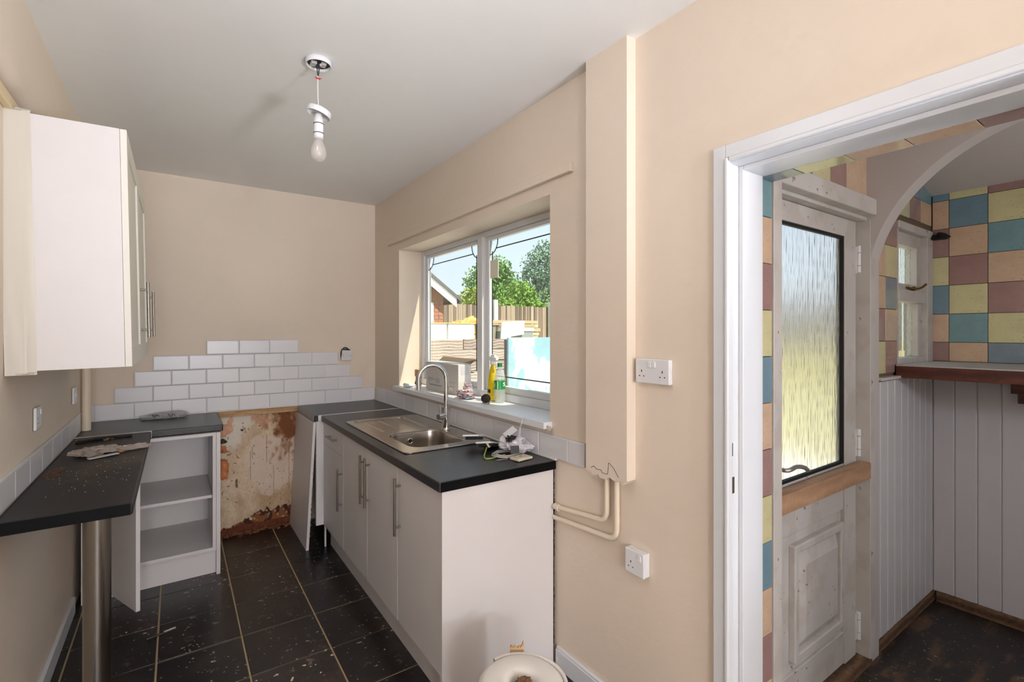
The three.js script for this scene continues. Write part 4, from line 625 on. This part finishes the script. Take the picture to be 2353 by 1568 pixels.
{ const paint = tex(512, 512, (u, v) => { const n = fbm(u * 1.5, v * .6, 7, 6, 991), d = fbm(u * 3, v * .8, 10, 4, 993); let c = tint([132, 170, 182], .9 + .2 * n); return mixc(c, [196, 202, 204], sstep(.47, .56, n + .3 * (d - .5) + .16 * (v - .55))); }, true, 1);
  const t = thing('painted_board', 'peeling turquoise painted board fence outside the right window pane', 'fence', [3.9, -.15, -4.5]);
  part(t, 'panel', flatUv(B(3.07, 4.9, -.1, 1.425, -4.53, -4.5, .004)), mat(0xffffff, .7, { map: paint })); part(t, 'post', B(3.08, 3.13, -.15, 1.40, -4.6, -4.531), mat(0x57504a, .9)); part(t, 'post', B(4.8, 4.87, -.15, 1.40, -4.6, -4.531), mat(0x57504a, .9)); }
{ const fm = [[142, 126, 110], [118, 102, 88], [160, 146, 130], [100, 86, 74]].map((c, i) => mat(0xffffff, .9, { map: tex(64, 256, (u, v) => tint(c, .8 + .4 * fbm(u, v * .1, 8, 4, 1001 + i)), true, 1) }));
  const bg = [.11, .125].map((w) => uvm(new THREE.BoxGeometry(w, 1.62, .018)));
  const run = (label, n, from, step, turn, posts) => { const t = thing('board_fence', label, 'fence', [from[0], .9, from[1]]);
    for (let i = 0; i < n; i++) { const o = lpart(t, 'board', bg[i % 2], fm[Math.floor(rnd() * 4)]); o.position.set(step[0] * i, .84 + rr(-.015, .015), step[1] * i + (turn ? 0 : (i % 2) * .016)); if (turn) { o.position.x += (i % 2) * .016; o.rotation.y = Math.PI / 2; } }
    for (const k of posts) lpart(t, 'post', B(-.09, .09, 0, 1.86, -.09, .09, .01).translate(step[0] * k, 0, step[1] * k + (turn ? 0 : .12)), mat(0xd6d0c8, .9)); };
  run('weathered vertical board fence with pale posts along the garden end', 74, [7.4, -16], [.1, 0], false, [0, 28, 56]);
  run('weathered vertical board fence along the far side of the lawn', 95, [18, -14], [0, .16], true, [0, 30, 60]);
}
{ const brick = mat(0x96705a, .9), ren = mat(0xe9e6e0, .9);
  const t = thing('brick_garage', 'brick outbuilding with a slate roof and white bargeboard at the left of the view', 'building', [3.7, .9, -14]);
  part(t, 'wall', B(1.4, 6.02, .5, 2.45, -16, -12), brick); const gs = new THREE.Shape(); gs.moveTo(1.4, 2.45); gs.lineTo(6.02, 2.45); gs.lineTo(3.7, 4.2); part(t, 'gable', new THREE.ExtrudeGeometry(gs, { depth: 4, bevelEnabled: false }).translate(0, 0, -16), brick);
  part(t, 'rendered_panel', B(1.42, 5.72, .5, 2.3, -12.0, -11.97), ren);
  for (let r = 0; r < 14; r++) for (let k = 0; k < 2; k++) part(t, 'brick', B(5.74 + k * .14 + (r % 2) * .02 - .01, 5.865 + k * .14, .95 + r * .1, 1.04 + r * .1, -11.998, -11.982), [mat(0xa4684e, .9), brick][r % 2]);
  const sl = (x0, y0, x1, y1, th, d0, d1) => { const s = new THREE.Shape(); s.moveTo(x0, y0); s.lineTo(x1, y1); s.lineTo(x1, y1 + th); s.lineTo(x0, y0 + th); return new THREE.ExtrudeGeometry(s, { depth: d1 - d0, bevelEnabled: false }).translate(0, 0, d0); };
  part(t, 'roof', join(sl(3.7, 4.3, 6.42, 2.33, .09, -16.2, -11.7), sl(3.7, 4.3, 1.0, 2.33, .09, -16.2, -11.7)), mat(0x5b5d62, .8)); part(t, 'bargeboard', sl(3.7, 4.06, 6.3, 2.18, .24, -11.78, -11.74), mat(0xf2f2f2, .6)); part(t, 'gutter', tube([[6.42, 2.33, -11.72], [6.42, 2.33, -16]], .05, 1, 10), mat(0x4b4d50, .6)); }
// things dumped in the garden
{ const wm = mat(0xf0efec, .5);
  for (const [i, [x0, x1, z, y1, l]] of [[4.9, 5.62, -11, 1.735, 'white cupboard dumped outdoors against the brick building'], [5.66, 6.42, -11, 1.735, 'white cupboard dumped outdoors right of its twin']].entries()) { const t = thing('dumped_cupboard', l, 'cupboard', [(x0 + x1) / 2, .9, z - .25]); part(t, 'body', B(x0, x1, .9, y1 - .03, z - .5, z, .004), wm); part(t, 'top', B(x0 - .02, x1 + .02, y1 - .028, y1, z - .52, z + .02, .004), mat(0xcda66e, .7)); }
  { const t = thing('garden_bin', 'grey plastic bin standing between dumped cupboards', 'bin', [6.95, .9, -11.3]); lpart(t, 'body', new THREE.CylinderGeometry(.30, .25, .78, 4, 1).rotateY(Math.PI / 4).translate(0, .39, 0), mat(0x8f8c80, .6)); lpart(t, 'lid', B(-.24, .24, .78, .83, -.24, .24, .01), mat(0x9a8f80, .6)); }
  { const t = thing('garden_trough', 'grey trough half covered by a white sheet outdoors', 'trough', [7.75, .9, -11.3]); lpart(t, 'body', B(-.5, .62, 0, .62, -.3, .3, .02), mat(0x84898a, .7)); lpart(t, 'plank', B(-.55, .66, .74, .80, -.33, .33, .004), mat(0xb58a5e, .8)); lpart(t, 'liner', B(-.52, .64, .62, .74, -.32, .32, .01), mat(0xdedcd6, .7)); }
  { const s = new THREE.Shape(); s.moveTo(0, 0); s.lineTo(.75, .05); s.lineTo(.72, -.32); s.lineTo(.3, -.38); s.lineTo(-.05, -.62); s.lineTo(-.02, -.3); single('white_sheet', 'white sheet draped over the grey trough outdoors', 'sheet', new THREE.ExtrudeGeometry(s, { depth: .03, bevelEnabled: true, bevelSize: .008, bevelThickness: .008 }).translate(7.25, 1.76, -10.96), wm, [7.6, 1.5, -10.95]); }
  single('straw_heap', 'orange brown heap of straw behind the dumped cupboards', 'heap', lump(.75, .62, .5, 1021, .4, 10).translate(7.0, .9, -12.6), mat(0xd8a25e, .95), [7.0, .9, -12.6]);
  { const t = thing('plank_stack', 'stack of pale planks behind the straw heap', 'planks', [9.0, .9, -13.0]); for (let k = 0; k < 8; k++) lpart(t, 'plank', B(-.9, .9, 0, .1, -.3, .3, .006).translate(rr(-.06, .06), k * .125, rr(-.04, .04)), [mat(0xcdb896, .8), mat(0xb09a7c, .8)][k % 2]); } }
// trees
function tree(label, x, z, base, crown, leaf, n, size, trunkTop, rad = .14, far = 1) {
  const t = thing('tree', label, 'tree', [x * far, 1.48 + (base - 1.48) * far, z * far]); t.scale.setScalar(far);
  lpart(t, 'trunk', join(tube([[0, -.1, 0], [.08, trunkTop * .5, .05], [0, trunkTop, 0]], rad, 12, 8), ...crown.slice(0, 4).map(([cx, cy, cz]) => tube([[0, trunkTop * .7, 0], [cx * .5, (trunkTop * .7 + cy) / 2, cz * .5], [cx, cy, cz]], rad * .4, 8, 6))), mat(0x5a4836, .9));
  const v = [], tot = crown.reduce((a, c) => a + c[3] ** 2, 0);
  for (const [cx, cy, cz, r, sy = 1] of crown) for (let i = 0; i < n * r * r / tot; i++) {
    const th = rr(0, 6.2832), u = rr(-1, 1), q = Math.sqrt(1 - u * u), k = r * (.62 + .42 * Math.pow(rnd(), .6)) * (1 + .22 * Math.sin(th * 5 + u * 7)), px = cx + k * q * Math.cos(th), py = cy + k * u * sy, pz = cz + k * q * Math.sin(th);
    const a = V(rr(-1, 1), rr(-1, 1), rr(-1, 1)).setLength(size * rr(.6, 1.2)), b = V(rr(-1, 1), rr(-1, 1), rr(-1, 1)).cross(a).setLength(size * .45);
    const P = [px, py, pz]; v.push(px - a.x, py - a.y, pz - a.z, px + b.x, py + b.y, pz + b.z, px + a.x, py + a.y, pz + a.z, px - a.x, py - a.y, pz - a.z, px + a.x, py + a.y, pz + a.z, px - b.x, py - b.y, pz - b.z); }
  const g = new THREE.BufferGeometry(); g.setAttribute('position', new THREE.Float32BufferAttribute(v, 3)); g.computeVertexNormals(); g.setAttribute('uv', new THREE.Float32BufferAttribute(new Float32Array(v.length / 3 * 2), 2));
  const f = lpart(t, 'foliage', g, mat(leaf, .8)); f.userData.kind = 'stuff'; return t;
}
tree('large green broadleaf tree rising behind the fence near the mullion', 16.2, -25.6, .9, [[0, 3.4, 0, 1.5], [-.7, 3.0, .3, 1.0], [.8, 3.0, 0, 1.1], [.2, 4.3, 0, 1.0], [1.2, 2.1, .4, 1.0], [-1.2, 2.0, .4, 1.0]], 0x5f8a3c, 9000, .13, 2.6, .14, 1.3);
tree('tall thin blue green tree at the right edge of the window view', 18.6, -23.6, .9, [[0, 4.6, 0, 1.1], [.5, 5.4, 0, .9], [-.7, 3.8, .2, .9], [.5, 3.1, 0, 1.3], [-.9, 2.3, .3, 1.0], [1.3, 2.3, 0, 1.2]], 0x6f8c74, 7000, .11, 3.4, .14, 1.12);
tree('yellow green bush behind the fence at the left of the mullion', 13.9, -24.0, .9, [[0, 1.7, 0, 1.15], [-.9, 1.3, .2, .9], [.8, 1.3, .2, .9], [.3, 2.4, 0, .7]], 0x8f9f3c, 7000, .12, 1.2, .1, 1.08);
tree('dark green bush beside the brick building roof', 12.0, -24.6, .9, [[0, 1.6, 0, 1.0], [.8, 1.2, .2, .9], [-.7, 1.1, 0, .8]], 0x667d30, 5000, .12, 1.0, .1, .86);
tree('bright green leafy tree low behind the fence right of the mullion', 15.6, -22.0, .9, [[0, 2.0, 0, 1.1], [.9, 1.5, .2, .9], [-.8, 1.6, .2, .9], [.3, 2.7, 0, .7]], 0x759a3a, 8000, .12, 1.4, .1, .93);
tree('pale willow like tree low at the right of the window view', 18.2, -21.6, .9, [[0, 2.0, 0, 1.2], [1.0, 1.7, .2, 1.0], [-.9, 1.5, .2, .8]], 0x7c946a, 7000, .11, 1.4, .1);

// ---------------------------------------------------------------- added fill lamps, unseen behind and above the viewpoint and in the porch
for (const [x, y, z, label, power] of [[-.2, 1.35, 1.8, 'added opal globe fill lamp by the left wall behind the viewpoint', 4.6], [.5, 1.5, 3.8, 'added opal globe fill lamp at the rear of the room', 12]]) {
  const t = thing('fill_globe_lamp', label, 'lamp', [x, 0, z]);  // invented lamp, added out of view to brighten the kitchen
  lpart(t, 'base', lathe([[0, 0], [.14, 0], [.14, .02], [.02, .035], [.012, .05], [0, .05]]), mDark); lpart(t, 'pole', cyl(.011, .011, y - .2, 0, .04, 0), mDark);
  lpart(t, 'bulb_globe', new THREE.SphereGeometry(.17, 28, 20).translate(0, y, 0), mat(0xffffff, .4, { emissive: 0xf6f8ff, emissiveIntensity: 4 }));
  const l = new THREE.PointLight(FILL_COLOUR, power, 0, 2); l.position.set(0, y, 0); l.shadow.radius = 8; l.castShadow = true; t.add(l);
}
{ const x = 1.12, y = .95, z = 1.2, t = thing('fill_bounce_lamp', 'added fill lamp bouncing light off the ceiling behind the viewpoint', 'lamp', [x, 0, z]);  // added out of view to throw bounced light down from the ceiling
  lpart(t, 'base', lathe([[0, 0], [.14, 0], [.14, .02], [.02, .035], [.012, .05], [0, .05]]), mDark); lpart(t, 'pole', cyl(.011, .011, y - .2, 0, .04, 0), mDark);
  const head = lpart(t, 'lamp_shade', lathe([[.0, -.16], [.06, -.155], [.12, -.11], [.16, -.03], [.157, -.03], [.117, -.107], [.058, -.15], [0, -.155]], 40), mat(0xe8e4dc, .5)); head.position.set(0, y, 0);
  const dir = V(.47 - x, YC - y, -1.6 - z).normalize(); head.quaternion.setFromUnitVectors(V(0, 1, 0), dir);
  lpart(head, 'bulb', new THREE.SphereGeometry(.05, 20, 14).translate(0, -.09, 0), mat(0xffffff, .5, { emissive: 0xf6f8ff, emissiveIntensity: 6 }));
  const l = new THREE.SpotLight(FILL_COLOUR, 14, 0, .47, 1, 2); l.position.set(0, y, 0); l.target.position.copy(l.position).add(dir); l.shadow.radius = 9; l.castShadow = true; t.add(l, l.target); }
{ const t = thing('fill_ceiling_globe', 'added opal globe fill light above the view', 'light', [.2, YC, -1.1]);  // added just above the view to even out the kitchen light
  lpart(t, 'ceiling_plate', cyl(.07, .07, .03, 0, -.031, 0), mPlastic); lpart(t, 'bulb_globe', new THREE.SphereGeometry(.12, 28, 20).translate(0, -.14, 0), mat(0xffffff, .4, { emissive: 0xf6f8ff, emissiveIntensity: 2 }));
  const l = new THREE.PointLight(FILL_COLOUR, .4, 0, 2); l.position.set(0, -.14, 0); l.shadow.radius = 6; l.castShadow = true; t.add(l); }
{ const t = thing('fill_porch_light', 'added opal globe fill light in the porch out of sight on the right', 'lamp', [XO, 1.6, .8]);  // added out of view as fill for the dim porch
  lpart(t, 'bracket', tube([[.005, 0, 0], [.2, 0, 0]], .012, 1, 10), mDark); lpart(t, 'bulb_globe', new THREE.SphereGeometry(.08, 24, 16).translate(.28, 0, 0), mat(0xffffff, .4, { emissive: 0xf6f8ff, emissiveIntensity: 3 }));
  const l = new THREE.PointLight(FILL_COLOUR, 1.5, 0, 2); l.position.set(.28, 0, 0); l.shadow.radius = 4; l.castShadow = true; t.add(l); }

scene.traverse((o) => { if (o.isMesh) o.castShadow = o.receiveShadow = true; });
renderer.render(scene, camera);
